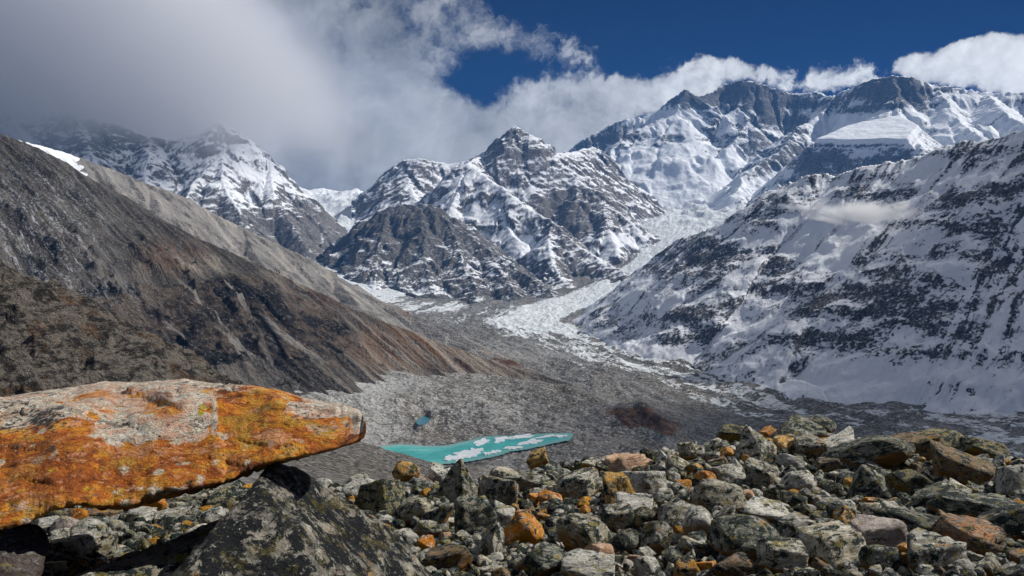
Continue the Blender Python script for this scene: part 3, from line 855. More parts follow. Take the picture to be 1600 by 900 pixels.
massif('brown_hill', 'dark brown scree hill sloping down from the left edge', slope_mat(), brown_r, (-30, 960), (1150, 2150), 1.7, 300, 1.0, 0.0, 12, (48, 11), 12, 110, seed=73, cull=8, fall_dir=(0.87, -0.49), gstretch=9,
       snow=lambda px, py, X, Y, z, S, D: np.clip(0.75 * ell(px, py, 60, 360, 110, 90, .6) + .55 * ell(px, py, 120, 470, 120, 40, .5) + 0.25 * ell(px, py, 30, 270, 80, 40, .6), 0, 1),
       extra=lambda X, Y, z, S, D: z + ridged2(X / 75, Y / 75, 6, 91, 0.62) * 20 * sstep(D, 230, 400) * sstep(-X, 200, 420), attrs=brown_attrs)

# ochre crag at the left edge
massif('ochre_crag', 'rust-stained rocky spur at the left edge above the orange slab', crag_mat(),
       [([(-300, 330, 560), (-60, 385, 600), (0, 414, 620), (20, 424, 630), (40, 446, 640), (75, 468, 660), (95, 492, 670), (118, 505, 690), (140, 530, 710), (165, 548, 740), (190, 566, 770), (218, 572, 800), (250, 590, 840), (300, 606, 900)], 0.7),
        ([(40, 446, 640), (60, 540, 560), (80, 620, 500)], 0.8), ([(118, 505, 690), (150, 580, 620), (180, 640, 560)], 0.8), ([(0, 414, 620), (-10, 520, 540), (0, 620, 480)], 0.8)],
       (-30, 430), (430, 1000), 1.7, 190, 1.0, 0, 10, (30, 9), 15, 55, seed=83, jag=6, cull=8)

# valley floor: debris glacier and moraine as two sheets of one surface
VM = valley_mat()


def valley_attrs(X, Y, Z):
    px, py = proj(X, Y, Z)
    S, d = line_coords(X, Y, GLAC)
    R = np.hypot(X, Y)
    up = sstep(-S, -4900, -3900)                     # clean ice upstream of the bend
    # half width of the bright tongue and of the whole glacier
    ice = 1.0 * up * sstep(-np.abs(d + 60), -240, -110)
    ice = ice + 0.16 * up * sstep(-np.abs(d), -900, -300)
    ice = ice + (0.50 - 0.16 * sstep(px, 1080, 1300)) * sstep(S, 3900, 4700) * sstep(-np.abs(d - 110), -620, -240)
    ice = ice + 0.9 * ell(px, py, 590, 445, 70, 24, .4) + 0.35 * ell(px, py, 640, 478, 80, 10, .5) + 1.0 * box(px, py, 480, 600, 330, 425, 20) + 0.22 * ell(px, py, 700, 490, 120, 20, .5)
    ice = ice + 0.9 * sstep(R, 6300, 7000) + 0.10 * sstep(px, 1350, 1500) * sstep(py, 560, 640)
    ice = ice * sstep(R, 1500, 1750)
    ld = poly_signed(X, Y, LAKE_XY)
    light = np.clip(ell(px, py, 450, 600, 180, 22, .6) + ell(px, py, 610, 590, 60, 18, .5) + 0.6 * ell(px, py, 560, 650, 60, 40, .5) + 0.5 * ell(px, py, 840, 545, 70, 20, .6) + 1.0 * ell(px - (py - 660) * 1.5, py, 1000, 668, 14, 40, .6), 0, 1)
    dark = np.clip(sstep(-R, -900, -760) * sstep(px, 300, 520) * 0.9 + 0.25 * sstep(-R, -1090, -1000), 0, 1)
    rust = np.clip(ell(px, py - (px - 1010) * 0.24 + 9 * np.abs(np.sin(px * .045)), 1008, 662, 52, 17, .7) + .5 * ell(px, py, 900, 612, 30, 7), 0, 1)
    return {'flow': S, 'cross': d, 'ice': np.clip(ice, 0, 1.3), 'lightgrey': light, 'dark': dark, 'rust': rust, 'far': sstep(R, 900, 2500)}


for nm, lab, r0, r1, dpx, nr in (('near_slope', 'dark gravel slope falling away below the boulders', 12, 1000, 3.0, 220), ('valley_floor', 'grey debris-covered glacier and moraine on the valley floor', 1000, 9500, 1.85, 470)):
    X, Y, R, A = polar(-60, 1660, r0, r1, dpx, nr)
    Z = valley_height(X, Y)
    grid_mesh(nm, X, Y, Z, None, valley_attrs(X, Y, Z), VM, lab)

# wide base ground reaching the horizon, under everything
gx, gy = np.meshgrid(np.linspace(-13000, 13000, 61), np.linspace(-9000, 14000, 61))
gz = -560 + fbm2(gx / 5000, gy / 5000, 4, 5) * 60
grid_mesh('ground', gx, gy, gz, None, {'ice': gx * 0, 'flow': gx, 'cross': gy, 'far': gx * 0 + 1}, VM, 'rocky lowland stretching to the horizon')


# lake
def flat_poly(name, pts, z, mat, thick=0.0):
    """Level sheet or thin slab over a star-shaped outline, as a fan round its centre."""
    n_ = len(pts)
    cx, cy = sum(p[0] for p in pts) / n_, sum(p[1] for p in pts) / n_
    v = [(cx, cy, z + thick)] + [(x, y, z + thick) for x, y in pts]
    f = [(0, 1 + i, 1 + (i + 1) % n_) for i in range(n_)]
    if thick:
        v += [(x, y, z - 0.5) for x, y in pts]
        f += [(1 + i, 1 + n_ + i, 1 + n_ + (i + 1) % n_, 1 + (i + 1) % n_) for i in range(n_)]
    me = bpy.data.meshes.new(name); me.from_pydata(v, [], f); me.update()
    if me.polygons[0].normal.z < 0: me.flip_normals()
    me.materials.append(mat)
    o = bpy.data.objects.new(name, me); SC.collection.objects.link(o)
    return o


m, t = new_mat('turquoise_water')
pos = t.add('ShaderNodeNewGeometry').outputs['Position']
n = t.noise(pos, 0.02, 5, 0.6)
c = t.mix(t.step(n, 0.35, 0.65), (0.035, 0.36, 0.34), (0.085, 0.50, 0.46))
c = t.mix(t.step(t.noise(t.scaled(pos, (0.6, 1.6, 1)), 0.035, 7, 0.68), 0.56, 0.70, 0, 0.6), c, (0.36, 0.62, 0.60))
c = t.mix(t.step(t.math('ADD', t.attr('shore'), t.math('MULTIPLY', n, 14.0)), 15.0, 3.0, 0, 0.6), c, (0.26, 0.42, 0.38))
finish(t, c, 0.25, t.noise(pos, 0.6, 4, 0.6), 0.25, 0.3, spec=0.4)
MAT_WATER = m
cx_ = sum(p[0] for p in LAKE_XY) / len(LAKE_XY); cy_ = sum(p[1] for p in LAKE_XY) / len(LAKE_XY)
lx = [p[0] for p in LAKE_XY]; ly = [p[1] for p in LAKE_XY]
gx, gy = np.meshgrid(np.linspace(min(lx) - 10, max(lx) + 10, 90), np.linspace(min(ly) - 12, max(ly) + 12, 60))
lk = grid_mesh('lake_water', gx, gy, gx * 0 + LAKE_Z, poly_signed(gx, gy, LAKE_XY) > -9, {'shore': poly_signed(gx, gy, LAKE_XY)}, MAT_WATER, 'turquoise glacial lake with floating ice')

m, t = new_mat('pond_water')
finish(t, (0.03, 0.16, 0.22), 0.2, None, spec=0.5)
gx, gy = np.meshgrid(np.linspace(-11, 11, 12), np.linspace(-34, 34, 20))
grid_mesh('pond_water', gx + POND[0], gy + POND[1], gx * 0 + POND[2], (gx / 9.5) ** 2 + (gy / 31) ** 2 < 1, None, m, 'tiny blue pond on the grey moraine above the lake')


# ---------------------------------------------------------------- foreground ground under the boulders
FG = []
for px, E, DE in ((-700, 790, 6), (-400, 790, 6), (-150, 785, 6), (100, 775, 6), (300, 768, 6.2), (450, 765, 6.8), (600, 764, 7.5), (840, 738, 8.5), (1080, 702, 10), (1280, 690, 11), (1450, 706, 11), (1600, 728, 10.5), (1760, 745, 10), (2100, 770, 9.5), (2500, 790, 9)):
    FG += [(px, 1010, 2.55), (px, 900, 3.4), (px, E + (900 - E) * 0.42, 3.4 * (DE / 3.4) ** 0.5), (px, E, DE), (px, E + 50, DE * 1.5), (px, 862, 45)]
FGFIT = tps_fit(FG, 1e-5)


def fg_height(x, y):
    return tps_eval(FGFIT, x, y)


def fg_hit(px, py):
    """Where the view ray of a photo pixel meets the foreground ground."""
    a, b, c = ray(px, py)
    D = np.linspace(1.5, 14, 900)
    g = fg_height(a * D, b * D)
    under = np.nonzero(c * D < g)[0]
    return D[under[0]] if len(under) else D[np.argmin(c * D - g)]


def rock_coords(t):
    """Object coordinates in metres with an offset of its own for every stone."""
    co = t.add('ShaderNodeTexCoord').outputs['Object']
    size = t.add('ShaderNodeAttribute', {}, attribute_type='OBJECT', attribute_name='size_m').outputs['Fac']
    rnd = t.add('ShaderNodeObjectInfo').outputs['Random']
    v = t.scale(co, size)
    return t.vmath('ADD', v, t.add('ShaderNodeCombineXYZ', {0: t.math('MULTIPLY', rnd, 91.0), 1: t.math('MULTIPLY', rnd, 37.0), 2: t.math('MULTIPLY', rnd, 63.0)}).outputs[0]), rnd


def stone_mat(name, a, b, dark=0.5, pale=0.5, ochre=0.3, under=0.6, darkc=(0.012, 0.019, 0.018), ochrec=(0.34, 0.15, 0.028), band=0.5, world=False, off=0.0, green=0.75):
    """Weathered gneiss: foliation bands, black-green lichen crust, pale crust, ochre lichen and rust on the faces that look down."""
    m, t = new_mat(name)
    g = t.add('ShaderNodeNewGeometry')
    if world:
        v = g.outputs['Position']; rnd = 0.5
    else:
        v, rnd = rock_coords(t)
        v = t.vmath('ADD', v, (off, off, off))
    nz = t.add('ShaderNodeSeparateXYZ', {0: g.outputs['Normal']}).outputs[2]
    wn = t.noise(v, 6, 5, 0.6, col=True)
    wv = t.vmath('ADD', v, t.scale(t.vmath('SUBTRACT', wn, (0.5, 0.5, 0.5)), 0.09))
    n0 = t.noise(v, 7.0, 9, 0.66)
    fol = t.noise(t.scaled(wv, (7, 7, 34), (0.5, 0.35, 0)), 1.0, 6, 0.6)
    grain = t.noise(v, 95.0, 6, 0.75)
    c = t.mix(t.step(n0, 0.36, 0.64), a, b)
    c = t.mix(t.math('MULTIPLY', t.step(fol, 0.50, 0.36), band), c, tuple(q * 0.35 for q in a))
    c = t.mix(t.math('MULTIPLY', t.step(fol, 0.54, 0.64), band * 0.8), c, tuple(min(0.75, q * 1.7) for q in b))
    c = t.mix(t.step(grain, 0.50, 0.68, 0, 0.55), c, tuple(min(0.8, q * 1.9) for q in b))
    c = t.mix(t.step(grain, 0.46, 0.34, 0, 0.7), c, tuple(q * 0.25 for q in a))
    # ochre and yellow lichen
    no = t.noise(wv, 13.0, 10, 0.76)
    om = t.step(t.math('ADD', no, (ochre - 0.5) * 0.36), 0.56, 0.62)
    c = t.mix(t.math('MULTIPLY', om, 0.85), c, t.mix(t.step(grain, 0.4, 0.6), tuple(q * 1.15 for q in ochrec), tuple(q * 1.7 for q in ochrec)))
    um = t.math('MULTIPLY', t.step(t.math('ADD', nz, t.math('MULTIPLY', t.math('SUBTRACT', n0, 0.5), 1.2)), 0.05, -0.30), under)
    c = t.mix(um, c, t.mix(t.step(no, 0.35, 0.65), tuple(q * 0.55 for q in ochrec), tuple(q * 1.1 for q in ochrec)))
    # black-green crust lichen in ragged patches with pale rims
    nd = t.noise(t.vmath('ADD', wv, (3.7, 1.1, 9.3)), 15.0, 11, 0.78)
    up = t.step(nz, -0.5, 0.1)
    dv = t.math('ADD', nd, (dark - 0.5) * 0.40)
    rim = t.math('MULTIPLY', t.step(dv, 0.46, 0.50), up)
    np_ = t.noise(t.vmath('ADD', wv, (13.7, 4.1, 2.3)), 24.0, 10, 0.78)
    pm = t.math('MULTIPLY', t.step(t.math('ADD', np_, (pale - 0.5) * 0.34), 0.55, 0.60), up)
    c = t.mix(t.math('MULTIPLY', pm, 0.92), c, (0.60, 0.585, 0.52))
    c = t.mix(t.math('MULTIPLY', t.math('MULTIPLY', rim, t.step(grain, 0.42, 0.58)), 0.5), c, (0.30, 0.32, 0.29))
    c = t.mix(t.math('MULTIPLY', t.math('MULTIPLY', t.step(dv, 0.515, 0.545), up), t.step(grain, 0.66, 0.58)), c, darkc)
    c = t.add('ShaderNodeHueSaturation', {'Saturation': 1.12, 'Value': t.math('MULTIPLY_ADD', rnd, 0.60, 1.15) if not world else 1.4, 'Color': c}).outputs[0]
    ng = t.noise(t.vmath('ADD', wv, (1.9, 7.3, 4.4)), 19.0, 9, 0.76)
    c = t.mix(t.math('MULTIPLY', t.step(ng, 0.55, 0.60), green), c, (0.34, 0.28, 0.06))
    bmp = t.math('ADD', t.math('MULTIPLY', n0, 0.9), t.math('ADD', t.math('MULTIPLY', fol, 0.45 * band + 0.15), t.math('MULTIPLY', grain, 0.16)))
    bmp = t.math('ADD', bmp, t.math('MULTIPLY', nd, 0.35))
    finish(t, c, 0.86, bmp, 1.0, 0.12, spec=0.25)
    return m


ST = {
    'grey': stone_mat('grey_lichened_stone', (0.22, 0.205, 0.175), (0.40, 0.38, 0.325), 0.54, 0.56, 0.46, 0.7),
    'pale': stone_mat('pale_grey_stone', (0.33, 0.315, 0.28), (0.54, 0.515, 0.46), 0.46, 0.6, 0.30, 0.6),
    'dark': stone_mat('dark_green_lichened_stone', (0.10, 0.105, 0.085), (0.25, 0.24, 0.195), 0.60, 0.46, 0.40, 0.7),
    'olive': stone_mat('olive_brown_stone', (0.11, 0.095, 0.055), (0.23, 0.20, 0.11), 0.58, 0.35, 0.5, 0.8, ochrec=(0.24, 0.14, 0.03)),
    'cream': stone_mat('cream_stone_with_black_lichen', (0.30, 0.26, 0.19), (0.45, 0.40, 0.31), 0.52, 0.6, 0.42, 0.9),
    'ochre': stone_mat('ochre_stone', (0.34, 0.16, 0.035), (0.56, 0.33, 0.12), 0.50, 0.50, 0.5, 0.7, band=0.35),
    'orange': stone_mat('rust_orange_stone', (0.42, 0.12, 0.02), (0.66, 0.30, 0.10), 0.44, 0.50, 0.4, 0.6, ochrec=(0.5, 0.2, 0.02), band=0.3),
    'pink': stone_mat('pinkish_stone', (0.36, 0.22, 0.15), (0.50, 0.34, 0.25), 0.28, 0.45, 0.42, 0.8, band=0.5),
    'mauve': stone_mat('mauve_grey_stone', (0.29, 0.24, 0.225), (0.46, 0.40, 0.37), 0.36, 0.45, 0.30, 0.9),
    'peach': stone_mat('orange_pink_lichened_stone', (0.24, 0.18, 0.135), (0.46, 0.34, 0.26), 0.50, 0.45, 0.72, 0.8, ochrec=(0.44, 0.20, 0.09)),
    'brown': stone_mat('brown_stone', (0.11, 0.072, 0.045), (0.23, 0.155, 0.095), 0.52, 0.30, 0.5, 0.8),
}
STW = stone_mat('mixed_rubble', (0.09, 0.085, 0.07), (0.22, 0.21, 0.18), 0.60, 0.5, 0.42, 0.6, world=True)


# ---------------------------------------------------------------- stone shapes
import bmesh


def ico(sub):
    bm = bmesh.new()
    bmesh.ops.create_icosphere(bm, subdivisions=sub, radius=1.0)
    v = np.array([q.co[:] for q in bm.verts]); f = np.array([[w_.index for w_ in q.verts] for q in bm.faces])
    bm.free()
    return v / np.linalg.norm(v, axis=1)[:, None], f


ICO = {i: ico(i) for i in (1, 2, 4, 5, 6)}


def planes_radius(dirs, nrm, d, k):
    c = dirs @ nrm.T
    q = np.where(c > 0.04, d / np.maximum(c, 0.04), 60.0)
    q = np.minimum(q, 60)
    mn = q.min(1)
    return mn - np.log(np.exp(-k * (q - mn[:, None])).sum(1)) / k


def stone_verts(dirs, seed, npl=13, k=14.0, rough=0.045, form=None):
    r = np.random.RandomState(seed)
    n = r.normal(size=(npl, 3)); n /= np.linalg.norm(n, axis=1)[:, None]
    d = 0.62 + 0.38 * r.rand(npl)
    if form == 'pyramid':
        a = r.rand() * 6 + np.arange(4) * math.pi / 2 + r.normal(size=4) * 0.25
        n = np.concatenate([np.stack([np.cos(a), np.sin(a), 0.75 + 0.5 * r.rand(4)], 1), [[0, 0, -1]], n[:5]]); n /= np.linalg.norm(n, axis=1)[:, None]
        d = np.concatenate([np.full(4, 0.55), [0.5], 0.62 + 0.2 * r.rand(5)])
    elif form == 'slab':
        n = np.concatenate([[[0.05, -0.1, 1], [0, 0.1, -1]], n[:9]]); n /= np.linalg.norm(n, axis=1)[:, None]
        d = np.concatenate([[0.45, 0.45], 0.6 + 0.3 * r.rand(9)])
    elif form == 'block':
        q = np.array([[1, .1, .1], [-1, .15, -.1], [.1, 1, .1], [-.1, -1, .2], [.1, -.1, 1], [0, 0, -1]]) + r.normal(size=(6, 3)) * 0.14
        n = np.concatenate([q, n[:5]]); n /= np.linalg.norm(n, axis=1)[:, None]
        d = np.concatenate([np.full(6, 0.7) + 0.08 * r.rand(6), 0.72 + 0.16 * r.rand(5)])
    elif form == 'round':
        n = np.concatenate([n, r.normal(size=(14, 3))]); n /= np.linalg.norm(n, axis=1)[:, None]
        d = np.concatenate([d * 0 + 0.85, np.full(14, 0.9)]) + r.rand(len(n)) * 0.08; k = 9.0
    rad = planes_radius(dirs, n, d, k)
    p = dirs * rad[:, None]
    nn = fbm3(p * 2.2 + seed * 3.1, 4, seed, 0.55)
    rdg = 1 - np.abs(fbm3(p * 1.6 + seed, 3, seed + 50)) * 3
    chip = np.abs(fbm3(p * 4.3 + seed * 1.7, 3, seed + 80, 0.6))
    p = p + dirs * (nn * rough * 2.6 + (rdg - 0.6) * rough * 0.9 - chip * rough * 1.5)[:, None]
    mn, mx = p.min(0), p.max(0)
    return (p - (mn + mx) / 2) / (mx - mn)


def tri_mesh(name, v, f, mats, smooth=True):
    me = bpy.data.meshes.new(name)
    me.from_pydata(v.tolist() if hasattr(v, 'tolist') else v, [], f.tolist() if hasattr(f, 'tolist') else f)
    if smooth:
        me.polygons.foreach_set('use_smooth', np.ones(len(me.polygons), bool))
    for q in mats: me.materials.append(q)
    me.update()
    return me


FORMS = ['block', 'slab', 'pyramid', 'round', None]
LIB = {}
for fi, form in enumerate(FORMS):
    LIB[form] = [tri_mesh('stone', stone_verts(ICO[4][0], 100 + fi * 20 + j, 12 + j % 3, 48 if form != 'round' else 12, 0.05, form), ICO[4][1], [ST['grey']]) for j in range(7)]


def put_stone(name, mesh, style, loc, dims, rot, label=None, cat='rock', group=None):
    o = bpy.data.objects.new(name, mesh)
    SC.collection.objects.link(o)
    o.location = loc; o.scale = dims; o.rotation_euler = rot
    o.material_slots[0].link = 'OBJECT'
    o.material_slots[0].material = ST[style]
    o['size_m'] = float(sum(dims) / 3)
    if label: o['label'] = label
    o['category'] = cat
    if group: o['group'] = group
    return o


# px, py, width, height (photo px), style, form, name, short description, label
NAMED = [
    (635, 739, 40, 28, 'ochre', 'round', 'boulder', 'ochre boulder by the lake view', 'smooth ochre boulder on the left crest of the rubble just under the lake'),
    (648, 754, 36, 14, 'orange', 'slab', 'rock', None, 'flat pale orange rock directly below the smooth ochre boulder'),
    (688, 743, 46, 22, 'pale', 'slab', 'rock', 'whitish rock on the left crest', 'flat whitish rock on the crest right of the smooth ochre boulder'),
    (722, 762, 66, 74, 'grey', 'pyramid', 'boulder', 'upright grey wedge', 'upright grey wedge boulder with ochre right edge below the lake'),
    (841, 720, 32, 24, 'ochre', 'block', 'rock', 'bright ochre cube rock', 'bright ochre rock standing alone on the crest right of the lake'),
    (830, 757, 70, 24, 'grey', 'slab', 'rock', 'long grey slab', 'long low grey slab below the bright ochre crest rock'),
    (905, 762, 84, 42, 'grey', 'slab', 'boulder', 'banded grey boulder', 'banded grey boulder with wavy black lichen, left of the two-toned boulder'),
    (979, 731, 64, 34, 'pink', 'slab', 'boulder', 'flat orange-pink rock', 'flat orange-pink rock lying above the two-toned ochre boulder'),
    (964, 774, 50, 56, 'ochre', 'block', 'boulder', 'two-toned ochre boulder', 'deep ochre angular boulder face in the middle of the rubble'),
    (1006, 762, 74, 50, 'pale', 'block', 'boulder', 'speckled white block', 'speckled whitish block leaning on the deep ochre angular boulder'),
    (780, 776, 58, 54, 'grey', 'block', 'boulder', 'tall streaked block', 'tall streaked grey block right of the upright wedge below the lake'),
    (742, 817, 62, 58, 'dark', 'block', 'boulder', 'dark green block', 'dark green-black boulder left of the rust-orange cobble'),
    (787, 810, 32, 40, 'pale', 'block', 'rock', None, 'small pale block just above and left of the rust-orange cobble'),
    (817, 836, 56, 54, 'orange', 'round', 'boulder', 'rust-orange cobble', 'rounded bright rust-orange cobble in the middle of the rubble'),
    (818, 812, 28, 24, 'orange', 'round', 'rock', None, 'small orange lump sitting on top of the rust-orange cobble'),
    (845, 812, 20, 18, 'orange', 'block', 'rock', None, 'tiny orange rock right of the top of the rust-orange cobble'),
    (768, 852, 52, 62, 'grey', 'pyramid', 'boulder', 'grey triangular rock', 'grey triangular rock immediately left of the rust-orange cobble'),
    (914, 844, 94, 64, 'cream', 'round', 'boulder', 'big cream boulder', 'big rounded cream boulder with orange lichen right of the rust-orange cobble'),
    (938, 871, 42, 36, 'pink', 'block', 'rock', 'pale pink rock', 'pale peach rock below the big rounded cream boulder'),
    (908, 889, 96, 40, 'pale', 'slab', 'boulder', 'pale bottom slab', 'long pale grey slab at the bottom edge below the cream boulder'),
    (846, 882, 84, 52, 'dark', None, 'boulder', 'dark bottom boulder', 'dark lichen-crusted boulder directly below the rust-orange cobble'),
    (648, 800, 54, 36, 'cream', 'round', 'boulder', 'cream oval boulder', 'oval cream boulder with rusty stains right of the dark lichen boulder'),
    (681, 806, 42, 54, 'dark', None, 'rock', None, 'dark grey rock just right of the oval cream boulder'),
    (596, 786, 76, 60, 'olive', 'block', 'boulder', 'olive mossy block', 'olive brown mossy block beside the big dark boulder under the slab'),
    (635, 850, 42, 36, 'pale', 'round', 'rock', None, 'pale grey rock right of the lower end of the dark lichen boulder'),
    (668, 831, 44, 28, 'grey', 'round', 'rock', None, 'grey rounded rock below the oval cream boulder'),
    (667, 856, 28, 26, 'orange', 'block', 'rock', 'small rust rock', 'small rust-brown rock at lower left of the grey triangular rock'),
    (700, 879, 76, 46, 'brown', 'block', 'boulder', 'brown bottom boulder', 'brown boulder with orange edges at the bottom left of the rubble'),
    (963, 815, 54, 42, 'grey', 'block', 'rock', None, 'grey blocky rock below the deep ochre angular boulder'),
    (993, 797, 54, 38, 'pale', 'block', 'rock', None, 'pale block with flat top under the speckled whitish block'),
    (1006, 817, 42, 36, 'olive', 'round', 'rock', None, 'round olive rock with ochre lichen below the pale flat-topped block'),
    (1060, 812, 64, 50, 'grey', 'round', 'boulder', 'grey mottled boulder', 'grey mottled boulder right of the round olive rock'),
    (1025, 848, 52, 52, 'grey', None, 'boulder', None, 'steep grey boulder right of the big rounded cream boulder'),
    (978, 855, 46, 38, 'dark', 'round', 'rock', None, 'dark round rock touching the right of the big cream boulder'),
    (1281, 668, 48, 28, 'dark', 'round', 'boulder', 'dark summit boulder', 'dark rounded boulder forming the highest point of the rubble crest'),
    (1142, 681, 42, 26, 'olive', 'block', 'boulder', None, 'dark olive boulder on the crest left of the grey pyramid'),
    (1200, 680, 28, 20, 'orange', 'block', 'rock', 'orange crest rock', 'small rust-orange rock on the crest right of the grey pyramid'),
    (1174, 701, 68, 60, 'grey', 'pyramid', 'boulder', 'grey pyramid', 'large grey pyramid-shaped boulder near the crest right of centre'),
    (1242, 686, 96, 34, 'dark', 'slab', 'boulder', None, 'long dark boulder lying under the dark summit boulder'),
    (1232, 703, 44, 28, 'ochre', 'block', 'rock', None, 'ochre sided rock right of the large grey pyramid'),
    (1264, 702, 42, 36, 'grey', 'block', 'boulder', None, 'grey cube boulder beside the ochre sided rock below the crest'),
    (1312, 700, 56, 30, 'pale', 'slab', 'boulder', None, 'dark boulder with pale patches left of the big dark mound'),
    (1352, 718, 136, 52, 'dark', 'round', 'boulder', 'big dark mound', 'biggest dark mound-shaped boulder in the right half of the rubble'),
    (1425, 700, 68, 36, 'brown', 'block', 'boulder', 'orange-brown crest boulder', 'orange-brown boulder on the crest behind the biggest dark mound'),
    (1462, 693, 62, 24, 'olive', 'slab', 'boulder', None, 'flat dark olive boulder on the crest right of the orange-brown one'),
    (1537, 705, 52, 24, 'olive', 'block', 'boulder', None, 'low olive boulder on the crest toward the right edge'),
    (1502, 738, 84, 58, 'brown', 'block', 'boulder', 'big brown block', 'big brown block with ochre left face near the right edge'),
    (1574, 760, 66, 50, 'pale', 'slab', 'boulder', 'striped right-edge boulder', 'striped grey and white boulder at the right edge of the photo'),
    (1345, 762, 82, 54, 'dark', 'pyramid', 'boulder', 'orange-tipped dark boulder', 'dark boulder with orange tip below the biggest dark mound'),
    (1249, 757, 44, 32, 'pale', 'round', 'rock', None, 'whitish speckled rock left of the orange-tipped dark boulder'),
    (1190, 748, 52, 38, 'grey', 'block', 'boulder', None, 'grey boulder with white top below the large grey pyramid'),
    (1133, 744, 50, 28, 'pale', 'block', 'rock', None, 'pale rock between the orange ochre rock and the grey pyramid'),
    (1103, 750, 34, 24, 'orange', 'round', 'rock', 'orange ochre rock', 'bright orange ochre rock left of and below the grey pyramid'),
    (1122, 781, 90, 54, 'cream', 'round', 'boulder', 'cream crusted boulder', 'broad boulder with cream and black crust below the bright orange ochre rock'),
    (1324, 806, 34, 22, 'ochre', 'pyramid', 'rock', None, 'small ochre triangular rock left of the round cream stone'),
    (1369, 803, 38, 28, 'cream', 'round', 'rock', 'round cream stone', 'round cream stone with dotted lichen below the orange-tipped boulder'),
    (1398, 806, 36, 24, 'grey', 'block', 'rock', None, 'plain grey rock touching the right of the round cream stone'),
    (1368, 843, 76, 56, 'mauve', 'block', 'boulder', 'mauve wedge', 'pinkish grey wedge boulder with ochre underside in the lower right'),
    (1303, 862, 94, 64, 'cream', 'block', 'boulder', 'ochre-bellied boulder', 'cream and black boulder with ochre belly left of the mauve wedge'),
    (1512, 846, 108, 48, 'peach', 'slab', 'boulder', 'orange lichened slab', 'wide slab covered in orange-pink lichen at lower right'),
    (1424, 829, 104, 36, 'dark', 'slab', 'boulder', None, 'long dark boulder between the mauve wedge and the orange lichened slab'),
    (1161, 850, 108, 68, 'dark', 'round', 'boulder', 'big dark green boulder', 'big dark green rounded boulder at the bottom right of centre'),
    (1222, 876, 76, 48, 'cream', 'block', 'boulder', None, 'cream and black patched boulder right of the big dark green boulder'),
    (1447, 872, 86, 54, 'grey', 'slab', 'boulder', 'grey slab bottom right', 'smooth grey slab boulder below the orange lichened slab'),
    (1100, 891, 32, 26, 'orange', 'block', 'rock', None, 'rust-orange rock at the bottom edge under the dark green boulder'),
    (1151, 892, 68, 30, 'brown', 'slab', 'boulder', None, 'smooth brown rock at the bottom edge beside a rust-orange rock'),
    (1090, 823, 54, 52, 'pale', 'round', 'boulder', None, 'pale rounded boulder touching the left of the big dark green boulder'),
    (1132, 818, 38, 34, 'grey', 'block', 'rock', None, 'grey rock wedged above the big dark green boulder'),
    (1195, 809, 74, 34, 'pale', 'slab', 'boulder', None, 'whitish flat boulder above and right of the big dark green boulder'),
    (1380, 879, 50, 42, 'dark', 'round', 'rock', None, 'dark speckled rock under the mauve wedge'),
    (1567, 829, 84, 54, 'dark', None, 'boulder', None, 'dark green boulder at the right edge above the orange lichened slab'),
    (1545, 803, 120, 30, 'dark', 'slab', 'boulder', None, 'long flat dark boulder at the right edge below the striped boulder'),
    (1545, 788, 24, 18, 'ochre', 'block', 'rock', None, 'small ochre rock under the striped right-edge boulder'),
    (1168, 779, 22, 20, 'pink', 'round', 'rock', None, 'small pink-faced rock right of the cream crusted boulder'),
    (1369, 787, 26, 12, 'orange', 'slab', 'rock', None, 'small flat orange rock just above the round cream stone'),
    (560, 772, 60, 26, 'pale', 'slab', 'rock', 'white-topped slab', 'white-topped flat rock beside the peak of the dark lichen boulder'),
    (560, 756, 36, 20, 'pale', 'round', 'rock', None, 'small whitish rounded rock on the crest right of the slab tip'),
    (1240, 832, 60, 36, 'grey', 'block', 'boulder', None, 'grey boulder with black patches above the cream and black patched one'),
    (1460, 790, 84, 34, 'dark', 'slab', 'boulder', None, 'low dark boulder under the big brown block'),
    (72, 826, 34, 26, 'pale', None, 'rock', None, 'pale rock touching the black hollow under the slab at far left'),
    (101, 831, 38, 32, 'mauve', 'round', 'rock', 'mauve brown stone', 'mauve brown stone right of the black hollow under the slab'),
    (85, 811, 32, 22, 'olive', 'block', 'rock', None, 'ochre brown stone close under the slab at far left'),
    (139, 838, 48, 28, 'pale', 'round', 'rock', 'pale grey stone under the slab', 'pale grey stone right of the mauve brown stone under the slab'),
    (182, 830, 30, 26, 'grey', 'round', 'rock', None, 'round grey stone third from the black hollow under the slab'),
    (216, 811, 36, 24, 'pale', 'block', 'rock', None, 'whitish veined stone in the gap under the slab'),
    (157, 808, 54, 18, 'brown', 'slab', 'rock', None, 'flat ochre brown stone directly under the lower edge of the slab'),
    (243, 791, 30, 22, 'orange', 'block', 'rock', 'rust red stone under the slab', 'rust red stone in the gap under the middle of the slab'),
    (283, 786, 62, 28, 'grey', 'slab', 'rock', None, 'grey flat stone right of the rust red stone under the slab'),
    (262, 808, 60, 16, 'pale', 'slab', 'rock', None, 'striped pale stone below the rust red stone under the slab'),
    (1420, 760, 60, 40, 'olive', None, 'boulder', None, 'olive boulder left of the big brown block'),
]
rs = random.Random(7)
PLACED = []            # x, y, radius, px, py, wpx, style, short
used_lib = {}


